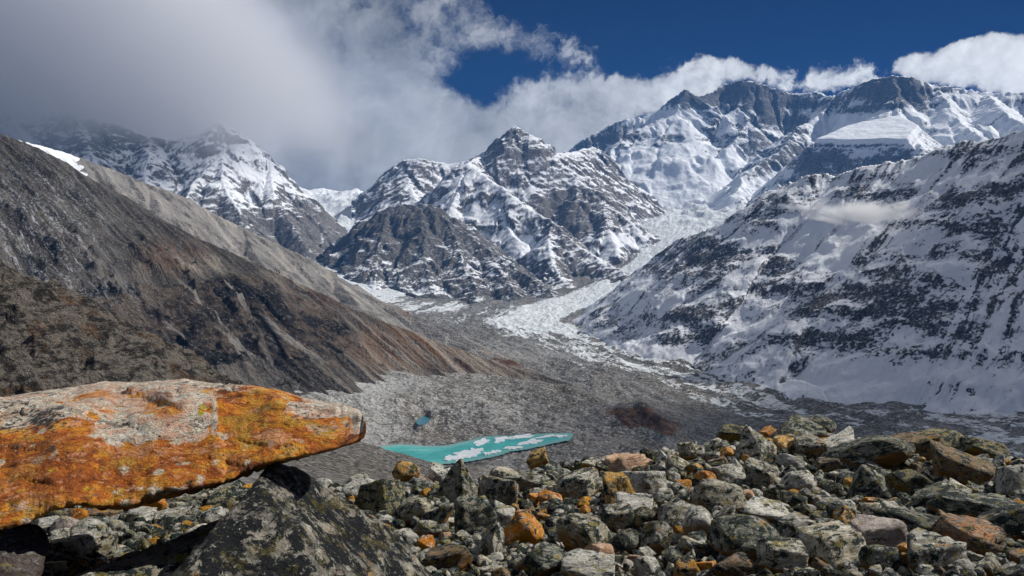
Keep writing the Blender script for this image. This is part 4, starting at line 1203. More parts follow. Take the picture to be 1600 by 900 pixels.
def place(px, py, wpx, hpx, style, form, name, label, short=None, group=None, sink=0.32, rng=rs, flat=1.0):
    if wpx > 70: wpx, hpx = wpx * 0.90, hpx * 0.92
    D = fg_hit(px, min(py + hpx * sink, 1020))
    a, b, c = ray(px, py)
    cx, cy, cz = a * D, b * D, c * D
    slant = math.sqrt(1 + c * c) * D
    W_ = wpx * slant / F * 1.08; H_ = hpx * slant / F * 1.12
    dep = W_ * rng.uniform(0.7, 1.0)
    cx += a * dep * 0.2; cy += b * dep * 0.2
    k_ = used_lib.get(form, 0); used_lib[form] = k_ + 1
    me = LIB[form][k_ % len(LIB[form])]
    rot = (rng.uniform(-0.30, 0.30), rng.uniform(-0.38, 0.38), rng.choice((0, math.pi)) + rng.uniform(-0.5, 0.5))
    o = put_stone(name, me, style, (cx, cy, cz), (W_, dep, H_), rot, label, 'boulder' if name == 'boulder' else 'rock', group)
    PLACED.append((cx, cy, W_ * 0.5, px, py, wpx, style, short))
    return o


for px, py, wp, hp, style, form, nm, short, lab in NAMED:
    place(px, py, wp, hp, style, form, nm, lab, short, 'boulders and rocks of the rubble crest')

# medium stones that fill the gaps between the named ones, each with a label found from its neighbours
ADJ = {'grey': 'grey', 'pale': 'pale', 'dark': 'blackish green', 'olive': 'olive', 'cream': 'cream', 'ochre': 'ochre', 'orange': 'rusty orange', 'pink': 'pinkish', 'brown': 'brown'}
SHP = {'block': 'blocky', 'slab': 'flat', 'pyramid': 'pointed', 'round': 'rounded', None: 'jagged'}
anchors = [(q[3], q[4], q[7]) for q in PLACED if q[7]] + [(430, 745, 'peak of the dark lichen boulder'), (560, 690, 'tip of the orange slab')]
seen_labels = {l[8] for l in NAMED}


def auto_label(px, py, wpx, style, form):
    size = 'small' if wpx < 26 else ('medium' if wpx < 38 else 'sizeable')
    cand = sorted(anchors, key=lambda q: (q[0] - px) ** 2 + (1.4 * (q[1] - py)) ** 2)[:9]
    for ax, ay, an in cand:
        dx, dy = px - ax, py - ay
        d = ('left of' if dx < 0 else 'right of') if abs(dx) > 2.2 * abs(dy) else (('above' if dy < 0 else 'below') if abs(dy) > 2.2 * abs(dx) else ('up and ' if dy < 0 else 'down and ') + ('left from' if dx < 0 else 'right from'))
        dist = math.hypot(dx, dy)
        near = 'just ' if dist < 60 else ('' if dist < 120 else 'well ')
        lab = f'{size} {SHP[form]} {ADJ[style]} rock {near}{d} the {an}'
        if lab not in seen_labels and len(lab.split()) <= 16:
            seen_labels.add(lab)
            return lab
    return None


rf = random.Random(21)
edge_x = [-700, -150, 100, 300, 450, 600, 840, 1080, 1280, 1450, 1600, 1760, 2500]
edge_y = [790, 785, 775, 768, 765, 762, 738, 702, 690, 706, 728, 745, 790]
styles = ['grey'] * 6 + ['pale'] * 4 + ['dark'] * 5 + ['olive'] * 4 + ['cream'] * 7 + ['ochre'] * 1 + ['orange'] * 1 + ['pink'] * 1 + ['brown'] * 2
styles_r = ['grey'] * 6 + ['pale'] * 3 + ['dark'] * 10 + ['olive'] * 4 + ['cream'] * 3 + ['ochre'] * 1 + ['orange'] * 1 + ['brown'] * 3
pool = []
tries = 0
N_MED = 0
while tries < 30000 and N_MED < 205:
    tries += 1
    px = rf.uniform(60, 1600); py = rf.uniform(690, 905)
    ey = np.interp(px, edge_x, edge_y)
    if py < ey + 2: continue
    if px < 640 and (py < 765 or px > 300 + (py - 740) * -0.5 and px < 640): 
        if not (60 < px < 400 and 775 < py < 850): continue
    wp = rf.uniform(16, 50) * (1.0 if N_MED < 80 else 0.62)
    hp = wp * rf.uniform(0.5, 0.95)
    ok = True
    for q in PLACED:
        if abs(q[3] - px) < (q[5] + wp) * 0.36 and abs(q[4] - py) < (q[5] * 0.62 + hp) * 0.36:
            ok = False; break
    if not ok: continue
    style = rf.choice(styles_r if px > 1180 else styles); form = rf.choice(FORMS)
    lab = auto_label(px, py, wp, style, form)
    if lab is None: continue
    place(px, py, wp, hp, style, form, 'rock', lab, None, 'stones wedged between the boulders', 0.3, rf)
    N_MED += 1
print('medium stones', N_MED, 'tries', tries)

# rubble in the gaps: pieces too many to count
X, Y, R, A = polar(-700, 2500, 1.2, 46, 10.0, 190)
Zf = fg_height(X, Y) + 0.05 * fbm2(X * 3, Y * 3, 4, 3) - 0.05
grid_mesh('boulder_slope_ground', X, Y, Zf, None, None, STW, 'dark ground under the foreground boulders')
r_ = np.random.RandomState(5)
vs, fs, off = [], [], 0
shapes = [(stone_verts(ICO[2][0], 300 + i, 10, 20, 0.03, FORMS[i % 5]), ICO[2][1]) for i in range(10)]
shapes1 = [(stone_verts(ICO[1][0], 330 + i, 9, 30, 0.02, FORMS[i % 5]), ICO[1][1]) for i in range(8)]
mats_idx = []
RST = ['grey', 'pale', 'dark', 'olive', 'cream', 'ochre', 'orange', 'brown']
RSTW = [stone_mat('rubble_' + n, *v, world=True) for n, v in (('grey', ((0.14, 0.14, 0.125), (0.27, 0.265, 0.24), 0.55, 0.5, 0.3, 0.4)), ('pale', ((0.26, 0.25, 0.22), (0.42, 0.40, 0.36), 0.4, 0.6, 0.25, 0.4)),
        ('dark', ((0.05, 0.055, 0.05), (0.12, 0.12, 0.10), 0.75, 0.4, 0.3, 0.6)), ('ochre', ((0.28, 0.14, 0.04), (0.45, 0.24, 0.07), 0.35, 0.3, 0.5, 0.6)))]
for i in range(4500):
    px = r_.uniform(-40, 1640) if i < 3500 else r_.choice((r_.uniform(-550, -40), r_.uniform(1640, 2250), r_.uniform(1640, 2250)))
    ey = np.interp(px, edge_x, edge_y)
    py = ey - 2 + (925 - ey) * r_.rand() ** 1.35
    D = fg_hit(px, py)
    a, b, c = ray(px, py)
    x, y = a * D + r_.normal() * 0.05, b * D + r_.normal() * 0.1
    z = float(fg_height(np.array([x]), np.array([y]))[0])
    s = r_.uniform(7, 27 if i < 3500 else 52) * D / F * (1.3 if r_.rand() < 0.2 else 1)
    sh = shapes[r_.randint(10)] if s * F / D > 17 else shapes1[r_.randint(8)]
    an = r_.rand() * 6.28; ca, sa = math.cos(an), math.sin(an)
    v = sh[0] * np.array([s, s * r_.uniform(.6, 1), s * r_.uniform(.45, .9)])
    tl = r_.uniform(-.5, .5)
    v = np.stack([v[:, 0], v[:, 1] * math.cos(tl) - v[:, 2] * math.sin(tl), v[:, 1] * math.sin(tl) + v[:, 2] * math.cos(tl)], 1)
    v = np.stack([v[:, 0] * ca - v[:, 1] * sa, v[:, 0] * sa + v[:, 1] * ca, v[:, 2]], 1) + (x, y, z + s * 0.12)
    vs.append(v); fs.append(sh[1] + off); off += len(v)
    mi = r_.choice(4, p=(0.42, 0.20, 0.335, 0.045)); mats_idx += [mi] * len(sh[1])
me = tri_mesh('rubble', np.concatenate(vs), np.concatenate(fs), RSTW, smooth=False)
me.polygons.foreach_set('material_index', np.array(mats_idx, dtype=np.int32))
rub = bpy.data.objects.new('rubble', me); SC.collection.objects.link(rub)
rub['kind'] = 'stuff'; rub['label'] = 'small mixed stones filling the gaps between the boulders'
print('rubble tris', len(me.polygons))


# ---------------------------------------------------------------- the orange slab balanced at the left
TOP = [(-420, 655), (-200, 640), (-60, 630), (0, 622), (60, 612), (120, 604), (165, 596), (220, 597), (290, 592), (330, 598), (400, 603), (440, 610), (470, 620), (500, 626), (530, 630), (548, 635), (560, 641), (568, 650), (572, 662)]
BOT = [(-420, 830), (-200, 850), (-60, 842), (0, 829), (40, 818), (80, 799), (115, 790), (160, 797), (200, 796), (260, 779), (300, 771), (350, 757), (400, 738), (430, 727), (480, 714), (520, 704), (550, 694), (562, 689), (569, 682), (572, 674)]
HD = 2.75                                      # distance of the slab's nearest ridge


def hero_slab():
    nu, nv = 420, 150
    pxs = np.concatenate([np.linspace(-420, 0, 50, endpoint=False), np.linspace(0, 540, 290, endpoint=False), 540 + 32 * np.sin(np.linspace(0, math.pi / 2, 80))])
    nu = len(pxs)
    tx, ty = zip(*TOP); bx_, by_ = zip(*BOT)
    top = np.interp(pxs, tx, ty); bot = np.interp(pxs, bx_, by_)
    sm = lambda a, w_: np.convolve(np.pad(a, w_, 'edge'), np.ones(2 * w_ + 1) / (2 * w_ + 1), 'valid')
    top[:-40] = sm(top, 3)[:-40]; bot[:-40] = sm(bot, 3)[:-40]
    depth = np.interp(pxs, [-420, 0, 250, 400, 500, 550, 566, 572], [0.50, 0.50, 0.46, 0.36, 0.25, 0.19, 0.14, 0.05])
    th = np.linspace(0, 2 * math.pi, nv, endpoint=False)
    # section: facets facing front, front-top, top, back, underside
    nrm = np.array([[-0.93, 0.37], [-0.80, 0.62], [-0.35, 1.0], [0.2, 1.0], [1, 0.1], [0.5, -0.9], [-0.30, -1.0], [-0.85, -0.62]])
    nrm /= np.linalg.norm(nrm, axis=1)[:, None]
    dd = np.array([0.80, 0.84, 0.90, 0.92, 0.95, 0.95, 0.92, 1.25])
    V = np.zeros((nu, nv, 3)); 
    for i, px in enumerate(pxs):
        d2 = dd + 0.05 * np.sin(px * 0.013 + np.arange(8) * 1.9) + 0.03 * np.sin(px * 0.041 + np.arange(8) * 2.7)
        r = planes_radius(np.stack([np.cos(th), np.sin(th)], 1), nrm, d2, 26)
        yy, zz = r * np.cos(th), r * np.sin(th)
        # view-plane height of the outline must match the photograph's top and bottom
        pc = (top[i] + bot[i]) / 2; hh = (bot[i] - top[i]) / 2
        zz = (zz - (zz.max() + zz.min()) / 2) / ((zz.max() - zz.min()) / 2)
        yy = (yy - yy.min()) * depth[i] + (zz + 1) * 0.34 * depth[i]
        Dm = HD + 0.10 * (1 - depth[i] / 0.5)
        a, b, c = ray(px, pc)
        sl = Dm * math.sqrt(1 + c * c)
        a2, b2, c2 = ray(px, pc)
        h = hh * sl / F; z0 = c * Dm
        for _ in range(6):                      # settle height and level so that the outline sits where it was surveyed
            zv = z0 + zz * h - (yy - 0.12) * 0.14
            _, pv = proj(a * Dm + 0 * zv, b * Dm + yy - 0.12, zv)
            h *= (bot[i] - top[i]) / (pv.max() - pv.min())
            z0 -= ((top[i] + bot[i]) / 2 - (pv.max() + pv.min()) / 2) * Dm / F
        V[i, :, 0] = a * Dm * (1 + (yy - 0.12) / (b * Dm)); V[i, :, 1] = b * Dm + yy - 0.12; V[i, :, 2] = z0 + zz * h - (yy - 0.12) * 0.14
    P_ = V.reshape(-1, 3)
    ppx, ppy = proj(P_[:, 0], P_[:, 1], P_[:, 2])
    ctr = V.mean(1, keepdims=True); out = V - ctr
    out /= np.linalg.norm(out, axis=2, keepdims=True) + 1e-9
    out = out.reshape(-1, 3)
    # foliation: thin ledges running along the slab, dipping slightly to the left; broad hollows; the cross crack
    fol = fbm3(np.stack([P_[:, 0] * 1.6, P_[:, 1] * 3, (P_[:, 2] + P_[:, 0] * 0.10) * 26], 1), 4, 3, 0.6)
    lump = fbm3(P_ * 3.2, 4, 8, 0.55)
    fine = fbm3(P_ * 17, 4, 9, 0.6)
    crack_x = np.interp(ppy, [590, 640, 700, 760], [333, 338, 350, 352]) + 2.5 * np.sin(ppy * 0.2)
    side = sstep(ppx, crack_x - 4, crack_x + 3)
    step_ = -0.016 * side * sstep(-ppx, -470, -380)
    front = sstep(-out[:, 1], 0.0, 0.5)
    groove = -0.006 * np.exp(-((ppx - crack_x) / 1.8) ** 2)
    notch = -0.008 * np.exp(-((ppx - 531) / 4.0) ** 2) * sstep(-ppy, -668, -655) - 0.03 * ell(ppx, ppy, 475, 645, 38, 9, .5) * front
    tip = sstep(-ppx, -572, -530)
    dsp = (fol * 0.016 + lump * 0.045) * (0.25 + 0.75 * tip) + fine * 0.008 + (step_ + groove) * front + notch
    under_step = -0.02 * sstep(ppy, 700, 740) * (ridged2(ppx * 0.02, ppy * 0.05, 3, 6)) * front
    q_ = (P_[:, 2] + P_[:, 0] * 0.10 + lump * 0.03) * 17
    saw = q_ - np.floor(q_)
    dsp = dsp - 0.014 * (saw ** 2) * sstep(fbm3(P_ * 2.7 + 9, 3, 14), -0.15, 0.25) * tip
    fac = np.abs(fbm3(P_ * 1.9 + 4, 3, 15, 0.5))
    dsp = dsp - fac * 0.07 * tip
    dsp = dsp - dsp.mean()
    P_ = P_ + out * (dsp + under_step * tip)[:, None] 
    # bring the worn outline back to the surveyed one, column by column
    for _ in range(2):
        q3 = P_.reshape(nu, nv, 3)
        _, pv = proj(q3[..., 0], q3[..., 1], q3[..., 2])
        lo, hi = sm(pv.max(1), 7), sm(pv.min(1), 7)
        f_ = (pv - hi[:, None]) / (lo - hi)[:, None]
        want = top[:, None] + f_ * (bot - top)[:, None]
        q3[..., 2] += (pv - want) * np.hypot(q3[..., 0], q3[..., 1]) / F * tip.reshape(nu, nv)
        P_ = q3.reshape(-1, 3)
    idx = np.arange(nu * nv).reshape(nu, nv); nx = np.roll(idx, -1, 1)
    q = np.stack([idx[:-1], idx[1:], nx[1:], nx[:-1]], -1).reshape(-1, 4)
    faces = q.tolist() + [idx[0][::-1].tolist(), idx[-1].tolist()]
    m, t = new_mat('orange_stained_gneiss')
    pos = t.add('ShaderNodeTexCoord').outputs['Object']
    wn = t.noise(pos, 5, 5, 0.6, col=True)
    wv = t.vmath('ADD', pos, t.scale(t.vmath('SUBTRACT', wn, (0.5, 0.5, 0.5)), 0.16))
    hv = t.scaled(wv, (8, 11, 20), (0, 0.10, 0))
    n1 = t.noise(hv, 1.0, 10, 0.66); n2 = t.noise(t.vmath('ADD', hv, (4, 7, 1)), 0.7, 9, 0.66); n3 = t.noise(t.vmath('ADD', hv, (9, 1, 6)), 1.6, 9, 0.7)
    grain = t.noise(pos, 130, 6, 0.75); spk = t.noise(pos, 42, 7, 0.75)
    # iron-stained body
    c = t.ramp(t.step(n1, 0.35, 0.65, smooth=False), [(0.0, (0.12, 0.035, 0.006)), (0.22, (0.38, 0.085, 0.008)), (0.45, (0.66, 0.18, 0.012)), (0.68, (0.80, 0.33, 0.02)), (1.0, (0.74, 0.46, 0.12))])
    c = t.mix(t.step(n2, 0.53, 0.62, 0, 0.75), c, (0.46, 0.27, 0.03))
    c = t.mix(t.math('MULTIPLY', t.attr('rustdeep'), t.step(n3, 0.36, 0.58)), c, (0.34, 0.075, 0.008))
    salm = t.math('MULTIPLY', t.step(t.math('ADD', n3, t.math('MULTIPLY', t.attr('salmon'), 0.12)), 0.54, 0.64), 0.85)
    c = t.mix(salm, c, (0.80, 0.38, 0.19))
    brn = t.noise(t.vmath('ADD', t.scaled(wv, (22, 30, 44), (0, 0.1, 0)), (2, 8, 5)), 1.0, 8, 0.72)
    c = t.mix(t.step(brn, 0.54, 0.62, 0, 0.8), c, (0.115, 0.040, 0.008))
    c = t.mix(t.step(brn, 0.45, 0.38, 0, 0.75), c, (0.70, 0.36, 0.05))
    # cream rock where the stain is missing
    cv = t.math('ADD', t.attr('cream'), t.math('MULTIPLY', t.math('SUBTRACT', n2, 0.5), 2.6))
    cv = t.math('ADD', cv, t.math('MULTIPLY', t.math('SUBTRACT', n3, 0.5), 2.0))
    cm = t.step(cv, 0.34, 0.50)
    cc = t.mix(t.step(brn, 0.40, 0.60), (0.84, 0.79, 0.68), (0.56, 0.47, 0.36))
    fl = t.noise(t.scaled(wv, (7, 12, 75), (0, 0.12, 0)), 1.0, 6, 0.6)
    cc = t.mix(t.step(fl, 0.47, 0.36, 0, 0.85), cc, (0.075, 0.072, 0.066))
    cc = t.mix(t.step(t.math('ADD', n3, t.math('MULTIPLY', t.attr('salmon'), 0.06)), 0.50, 0.58, 0, 0.7), cc, (0.76, 0.40, 0.25))
    c = t.mix(cm, c, cc)
    # lichens: black spots, grey-blue rosettes, yellow patches
    dk = t.math('ADD', t.attr('dark'), t.math('MULTIPLY', t.math('SUBTRACT', spk, 0.5), 3.6))
    c = t.mix(t.step(dk, 0.50, 0.62), c, t.mix(t.step(grain, 0.4, 0.62), (0.018, 0.020, 0.022), (0.085, 0.09, 0.09)))
    vo = t.add('ShaderNodeTexVoronoi', {'Vector': t.vmath('ADD', pos, t.scale(wn, 0.05)), 'Scale': 33.0, 'Randomness': 1.0}, feature='F1')
    rsel = t.step(t.add('ShaderNodeSeparateColor', {0: vo.outputs['Color']}).outputs[0], 0.55, 0.57)
    blot = t.math('MULTIPLY', t.math('MULTIPLY', rsel, t.step(t.math('ADD', vo.outputs['Distance'], t.math('MULTIPLY', spk, 0.16)), 0.27, 0.22)), t.step(n3, 0.46, 0.56))
    c = t.mix(blot, c, (0.030, 0.034, 0.036))
    yl = t.math('ADD', t.attr('yellow'), t.math('MULTIPLY', t.math('SUBTRACT', spk, 0.5), 2.0))
    c = t.mix(t.step(yl, 0.56, 0.66), c, (0.56, 0.42, 0.015))
    bl = t.math('ADD', t.attr('slate'), t.math('MULTIPLY', t.math('SUBTRACT', spk, 0.5), 1.6))
    vp = t.add('ShaderNodeTexVoronoi', {'Vector': t.vmath('ADD', pos, t.scale(wn, 0.08)), 'Scale': 15.0, 'Randomness': 1.0}, feature='F1')
    psel = t.step(t.add('ShaderNodeSeparateColor', {0: vp.outputs['Color']}).outputs[1], 0.62, 0.64)
    pr = t.math('ADD', vp.outputs['Distance'], t.math('MULTIPLY', t.math('SUBTRACT', spk, 0.5), 0.9))
    c = t.mix(t.math('MULTIPLY', t.math('MULTIPLY', psel, t.step(pr, 0.34, 0.28)), 0.8), c, t.mix(t.step(grain, 0.42, 0.58), (0.52, 0.44, 0.30), (0.82, 0.76, 0.62)))
    c = t.mix(t.step(bl, 0.56, 0.66), c, (0.10, 0.115, 0.13))
    c = t.mix(t.step(grain, 0.47, 0.36, 0, 0.6), c, (0.06, 0.022, 0.006))
    c = t.mix(t.step(grain, 0.56, 0.70, 0, 0.45), c, (0.74, 0.52, 0.27))
    bmp = t.math('ADD', t.math('MULTIPLY', n1, 0.9), t.math('ADD', t.math('MULTIPLY', fl, 0.5), t.math('ADD', t.math('MULTIPLY', spk, 0.3), t.math('MULTIPLY', grain, 0.10))))
    bmp = t.math('ADD', bmp, t.math('MULTIPLY', n3, 0.7))
    finish(t, c, 0.75, bmp, 1.0, 0.05, spec=0.3)
    me = tri_mesh('orange_slab', P_, faces, [m])
    # stain map of the stone itself
    G = lambda cx, cy, rx, ry, s=.6: ell(ppx, ppy, cx, cy, rx, ry, s)
    topd = ppy - np.interp(ppx, tx, ty)
    cream = np.clip(1.0 * sstep(-topd, -16, -3) * sstep(-ppx, -420, -330) + .85 * G(215, 670, 70, 26) + .8 * G(55, 640, 70, 22) + .55 * G(300, 655, 40, 45) + .95 * G(510, 636, 62, 17, .4) + .8 * G(560, 658, 12, 26)
                    + .4 * G(336, 660, 5, 40, .4) + .35 * G(170, 640, 60, 20) + .5 * G(235, 764, 45, 7) + .35 * G(40, 785, 50, 10) + .45 * G(250, 620, 80, 16), 0, 1) - 0.45 * G(400, 670, 60, 50) - .5 * G(100, 740, 140, 40) - .3 * G(260, 640, 28, 18)
    dark = 0.40 * G(88, 655, 34, 26) + .5 * G(30, 650, 50, 30) + .45 * G(190, 660, 12, 8) + .5 * G(480, 650, 30, 10) + .4 * G(150, 625, 14, 6) + .35 * G(60, 700, 60, 10)
    yellow = .62 * (G(318, 640, 9, 6) + G(80, 735, 10, 6) + G(132, 765, 11, 8) + G(217, 733, 12, 8) + G(98, 768, 8, 5) + G(188, 769, 7, 5) + G(356, 745, 8, 5) + G(312, 648, 6, 4))
    slate = .62 * (G(315, 713, 8, 9) + G(357, 683, 6, 5) + G(363, 692, 5, 5) + G(150, 778, 22, 6) + .9 * G(462, 640, 12, 8) + G(493, 672, 6, 6) + G(541, 664, 5, 6))
    salmon = G(180, 620, 50, 22) + G(265, 640, 40, 30) + G(240, 705, 60, 14) + G(420, 680, 30, 12)
    for k_, v_ in (('cream', cream), ('dark', dark), ('yellow', yellow), ('slate', slate), ('salmon', salmon), ('rustdeep', np.clip(G(140, 735, 190, 45) + .6 * G(40, 700, 80, 20), 0, 1))):
        a_ = me.attributes.new(k_, 'FLOAT', 'POINT'); a_.data.foreach_set('value', v_.astype(np.float32))
    o = bpy.data.objects.new('orange_slab', me); SC.collection.objects.link(o)
    o['label'] = 'huge orange and cream lichened rock slab jutting in from the left edge'; o['category'] = 'boulder'
    print('slab tris', len(me.polygons) * 2)
    return o


hero_slab()


# boulders that carry the slab: convex bodies given by surveyed corner points
def hull_rock(name, pts, mat, label, seed, sub=6, k=30.0, rough=0.02, fol=0.006):
    C3 = np.array([P(*p) for p in pts])
    bm = bmesh.new()
    for q in C3: bm.verts.new(q)
    bmesh.ops.convex_hull(bm, input=bm.verts)
    bm.normal_update()
    ctr = C3.mean(0)
    pl = {}
    for f in bm.faces:
        n = np.array(f.normal[:]); d = float(n @ (np.array(f.verts[0].co[:]) - ctr))
        if d < 0: n, d = -n, -d
        if f.calc_area() > 1e-5: pl[tuple(np.round(n, 2))] = (n, d)
    bm.free()
    N = np.array([v[0] for v in pl.values()]); Dp = np.array([v[1] for v in pl.values()])
    sc = Dp.mean()
    dirs, fc = ICO[sub]
    r = planes_radius(dirs, N, Dp / sc, k) * sc
    p = dirs * r[:, None]
    p = p + dirs * (fbm3(p * 4 + seed, 4, seed) * rough * 2 + fbm3(np.stack([p[:, 0] * 3, p[:, 1] * 3, (p[:, 2] + p[:, 0] * .6) * 30], 1), 3, seed + 4) * fol + fbm3(p * 22, 3, seed + 7) * rough * 0.35)[:, None]
    me = tri_mesh(name, p, fc, [mat])
    o = bpy.data.objects.new(name, me); o.location = ctr
    SC.collection.objects.link(o)
    o['label'] = label; o['category'] = 'boulder'; o['size_m'] = 0.55
    return o


M_SUP = stone_mat('grey_stone_with_black_lichen', (0.12, 0.105, 0.088), (0.27, 0.24, 0.195), 0.62, 0.50, 0.46, 0.5, darkc=(0.008, 0.010, 0.012), band=0.9, off=1.3, green=0.25)
M_DKB = stone_mat('dark_brown_stone', (0.11, 0.095, 0.07), (0.24, 0.21, 0.16), 0.52, 0.46, 0.46, 0.4)  # dark brown lichened stone of the broken boulder
hull_rock('boulder', [(398, 738, 2.66), (428, 718, 2.90), (480, 730, 3.08), (520, 757, 3.1), (550, 776, 3.1), (612, 812, 3.05), (652, 866, 2.95), (680, 960, 2.7), (600, 1040, 2.2), (170, 1060, 2.1), (245, 915, 2.4), (332, 808, 2.55),
                      (440, 800, 3.6), (600, 860, 3.6), (660, 950, 3.5), (320, 900, 3.3), (330, 1000, 3.0)], M_SUP, 'large dark grey boulder with black lichen patches propping up the orange slab', 5, k=17, rough=0.045, fol=0.024)
hull_rock('boulder', [(60, 925, 2.75), (150, 902, 2.9), (235, 876, 3.0), (322, 832, 3.15), (380, 795, 3.2), (395, 805, 3.1), (345, 860, 2.8), (300, 930, 2.6), (260, 1030, 2.4), (40, 1030, 2.4), (30, 940, 2.6),
                      (380, 850, 3.6), (200, 915, 3.6), (60, 940, 3.4), (300, 980, 3.2)], M_DKB, 'dark broken boulder lying between the propping boulder and the black hollow', 9, k=20, rough=0.05, fol=0.03)
hull_rock('boulder', [(-120, 800, 2.9), (-20, 815, 2.85), (60, 822, 2.85), (78, 845, 2.8), (60, 880, 2.7), (40, 960, 2.5), (-150, 980, 2.5), (-100, 850, 3.5), (60, 860, 3.4)],
          stone_mat('brown_black_stone', (0.028, 0.022, 0.022), (0.075, 0.06, 0.056), 0.35, 0.2, 0.2, 0.2), 'smooth purplish black boulder in the bottom left corner under the slab', 12, sub=5)

# ice floating on the lake and the tiny blue tarn above it
m, t = new_mat('lake_ice')
n = t.noise(t.add('ShaderNodeNewGeometry').outputs['Position'], 0.2, 6, 0.65)
finish(t, t.mix(t.step(n, 0.35, 0.6), (0.60, 0.68, 0.72), (0.82, 0.85, 0.88)), 0.6, n, 1.0, 1.0)
ri = random.Random(3)
FLOES = [(726, 712, 26, 7, 'largest ragged ice floe in the middle of the turquoise lake'), (742, 705, 16, 6, 'ice floe just right of the largest ragged floe'), (752, 690, 14, 5, 'triangular ice floe at the upper shore bend of the lake'),
         (782, 687, 15, 4, 'long thin ice floe along the far shore of the lake'), (812, 683, 22, 3, 'long white ice strip at the far shore toward the lake tip'), (833, 691, 20, 4, 'white ice floe in the right arm of the lake'),
         (772, 707, 9, 3, 'small ice floe near the lower shore of the lake'), (800, 701, 16, 2.5, 'thin ice strip along the lower right shore of the lake'), (880, 682, 10, 2, 'small ice floe at the right tip of the lake'),
         (708, 716, 12, 4, 'small ice floe touching the lower left of the largest floe'), (860, 682, 16, 2, 'thin ice line on the far shore near the lake tip'), (761, 709, 7, 2.5, 'tiny ice floe between the largest floe and the lower shore')]
for px, py, rx, ry, lab in FLOES:
    n_ = 44; pts = []; waves = [(kk, ri.uniform(0.05, 0.34) / kk ** 0.4, ri.uniform(0, 6.3)) for kk in (1, 2, 3, 4, 6, 9)]
    for i in range(n_):
        an = 2 * math.pi * i / n_
        rr = 0.85 + sum(am * math.sin(kk * an + ph) for kk, am, ph in waves) + ri.uniform(-0.08, 0.08)
        pts.append(at_z(px + rx * rr * math.cos(an), py + ry * rr * math.sin(an) - rx * rr * math.cos(an) * 0.12, LAKE_Z))
    o = flat_poly('ice_floe', pts, LAKE_Z - 0.3, m, 0.8 + 0.07 * len([q for q in bpy.data.objects if q.name.startswith('ice_floe')]))
    o['label'] = lab; o['category'] = 'ice floe'; o['group'] = 'ice floes on the lake'


# ---------------------------------------------------------------- haze: thin blue air between the camera and the far wall
def closed_box(name, x0, x1, y0, y1, z0, z1):
    me = bpy.data.meshes.new(name)
    v = [(x, y, z) for x in (x0, x1) for y in (y0, y1) for z in (z0, z1)]
    me.from_pydata(v, [], [(0, 1, 3, 2), (4, 6, 7, 5), (0, 4, 5, 1), (2, 3, 7, 6), (0, 2, 6, 4), (1, 5, 7, 3)])
    o = bpy.data.objects.new(name, me)
    SC.collection.objects.link(o)
    return o


hz = closed_box('haze', -13500, 13500, -9500, 14500, -700, 2950)
hz['kind'] = 'stuff'; hz['label'] = 'thin blue mountain haze filling the valley'
m, t = new_mat('haze_air')
v = t.add('ShaderNodeVolumePrincipled', {'Color': (0.12, 0.42, 1.0), 'Density': 2.0e-5, 'Anisotropy': 0.0})
t.add('ShaderNodeOutputMaterial', {'Volume': v.outputs[0]})
hz.data.materials.append(m)


# ---------------------------------------------------------------- clouds that touch the mountains, and an unseen one added for shade
def cloud_mat(name, build, col=(1, 1, 1), aniso=0.3):
    m, t = new_mat(name)
    pos = t.add('ShaderNodeNewGeometry').outputs['Position']
    d = build(t, pos)
    v = t.add('ShaderNodeVolumePrincipled', {'Color': col, 'Density': d, 'Anisotropy': aniso})
    t.add('ShaderNodeOutputMaterial', {'Volume': v.outputs[0]})
    return m


def soft_box(t, s, x0, x1, y0, y1, z0, z1, ex, ey, ez):
    """1 inside the box, fading to 0 towards its faces so that no face can be seen."""
    f = t.math('MULTIPLY', t.step(s[0], x0, x0 + ex), t.step(s[0], x1, x1 - ex))
    f = t.math('MULTIPLY', f, t.math('MULTIPLY', t.step(s[1], y0, y0 + ey), t.step(s[1], y1, y1 - ey)))
    return t.math('MULTIPLY', f, t.math('MULTIPLY', t.step(s[2], z0, z0 + ez), t.step(s[2], z1, z1 - ez)))


def bank_density(t, pos):
    s = t.add('ShaderNodeSeparateXYZ', {0: pos}).outputs
    n = t.noise(pos, 0.0011, 4, 0.55)
    # the underside of the cloud climbs towards the right and is ragged
    h = t.math('ADD', s[2], t.math('MULTIPLY', t.math('SUBTRACT', n, 0.5), 1300.0))
    base = t.math('MULTIPLY_ADD', s[0], 0.04, 990.0)
    d = t.math('MULTIPLY', t.step(t.math('SUBTRACT', h, base), -260.0, 420.0), 0.0019)
    roof = t.math('ADD', h, t.math('MULTIPLY_ADD', s[0], 0.9, 180.0))        # lower towards the right, where the bank thins out
    d = t.math('MULTIPLY', d, t.step(roof, 500.0, -300.0))
    return t.math('MULTIPLY', d, soft_box(t, s, -7600, -1000, 5400, 9000, 400, 2900, 1500, 900, 200))


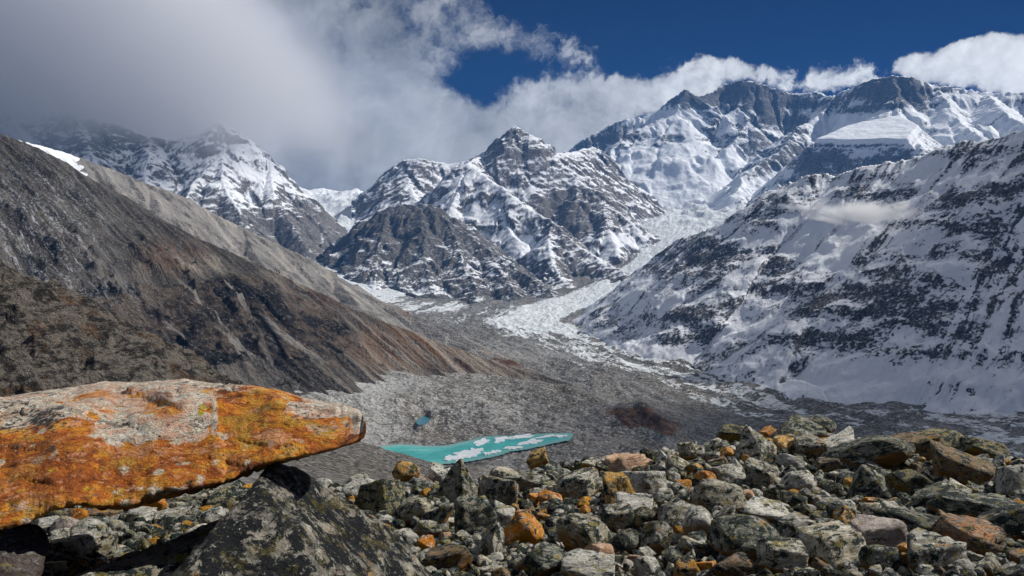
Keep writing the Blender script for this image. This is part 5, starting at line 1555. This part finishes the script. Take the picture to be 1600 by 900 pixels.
cb = closed_box('cloud_bank', -7600, -1000, 5400, 9000, 400, 2900)
cb.data.materials.append(cloud_mat('grey_cloud_vapour', bank_density, (0.84, 0.85, 0.88), aniso=0.0))
cb['kind'] = 'stuff'; cb['label'] = 'grey cloud bank hiding the left summits'


def wisp_density(t, pos):
    s = t.add('ShaderNodeSeparateXYZ', {0: pos}).outputs
    n = t.noise(t.scaled(pos, (0.8, 0.8, 1.5)), 0.008, 7, 0.66, dist=0.6)
    u = t.math('DIVIDE', t.math('SUBTRACT', s[0], WX), 330.0)
    v = t.math('DIVIDE', t.math('SUBTRACT', s[1], WY), 130.0)
    q = t.math('DIVIDE', t.math('SUBTRACT', t.math('MULTIPLY_ADD', t.math('MULTIPLY', u, u), -45.0, s[2]), WZ), 62.0)
    r2 = t.math('ADD', t.math('ADD', t.math('MULTIPLY', u, u), t.math('MULTIPLY', v, v)), t.math('MULTIPLY', q, q))
    f = t.math('SUBTRACT', t.math('ADD', 0.62, t.math('MULTIPLY', t.math('SUBTRACT', n, 0.5), 3.0)), r2)
    return t.math('MULTIPLY', t.step(f, 0.1, 0.9), 0.045)


WX, WY, WZ = P(1345, 333, 3050)
wisp = closed_box('cloud', WX - 400, WX + 400, WY - 170, WY + 170, WZ - 95, WZ + 150)
wisp.data.materials.append(cloud_mat('white_wisp_vapour', wisp_density, aniso=0.0))
wisp['label'] = 'thin white wisp of cloud drifting in front of the right mountain'; wisp['category'] = 'cloud'


def shade_density(t, pos):
    s = t.add('ShaderNodeSeparateXYZ', {0: pos}).outputs
    n = t.noise(pos, 0.0013, 4, 0.6)
    edge = t.math('MULTIPLY_ADD', s[1], -0.72, s[0])            # stays to the right of the view over the valley
    f = t.math('MULTIPLY', t.step(edge, 450.0, 1000.0), soft_box(t, s, 1200, 5600, 1400, 5600, 1350, 1950, 200, 700, 200))
    return t.math('MULTIPLY', f, t.step(n, 0.30, 0.60, 0.0009, 0.0040))


sc_ = closed_box('shade_cloud', 1200, 5600, 1400, 5600, 1350, 1950)  # added out of view to put the right mountain in shade
sc_.data.materials.append(cloud_mat('shade_cloud_vapour', shade_density, aniso=0.0))
sc_['label'] = 'unseen broad cloud layer added off to the right to shade the right mountain'; sc_['kind'] = 'stuff'
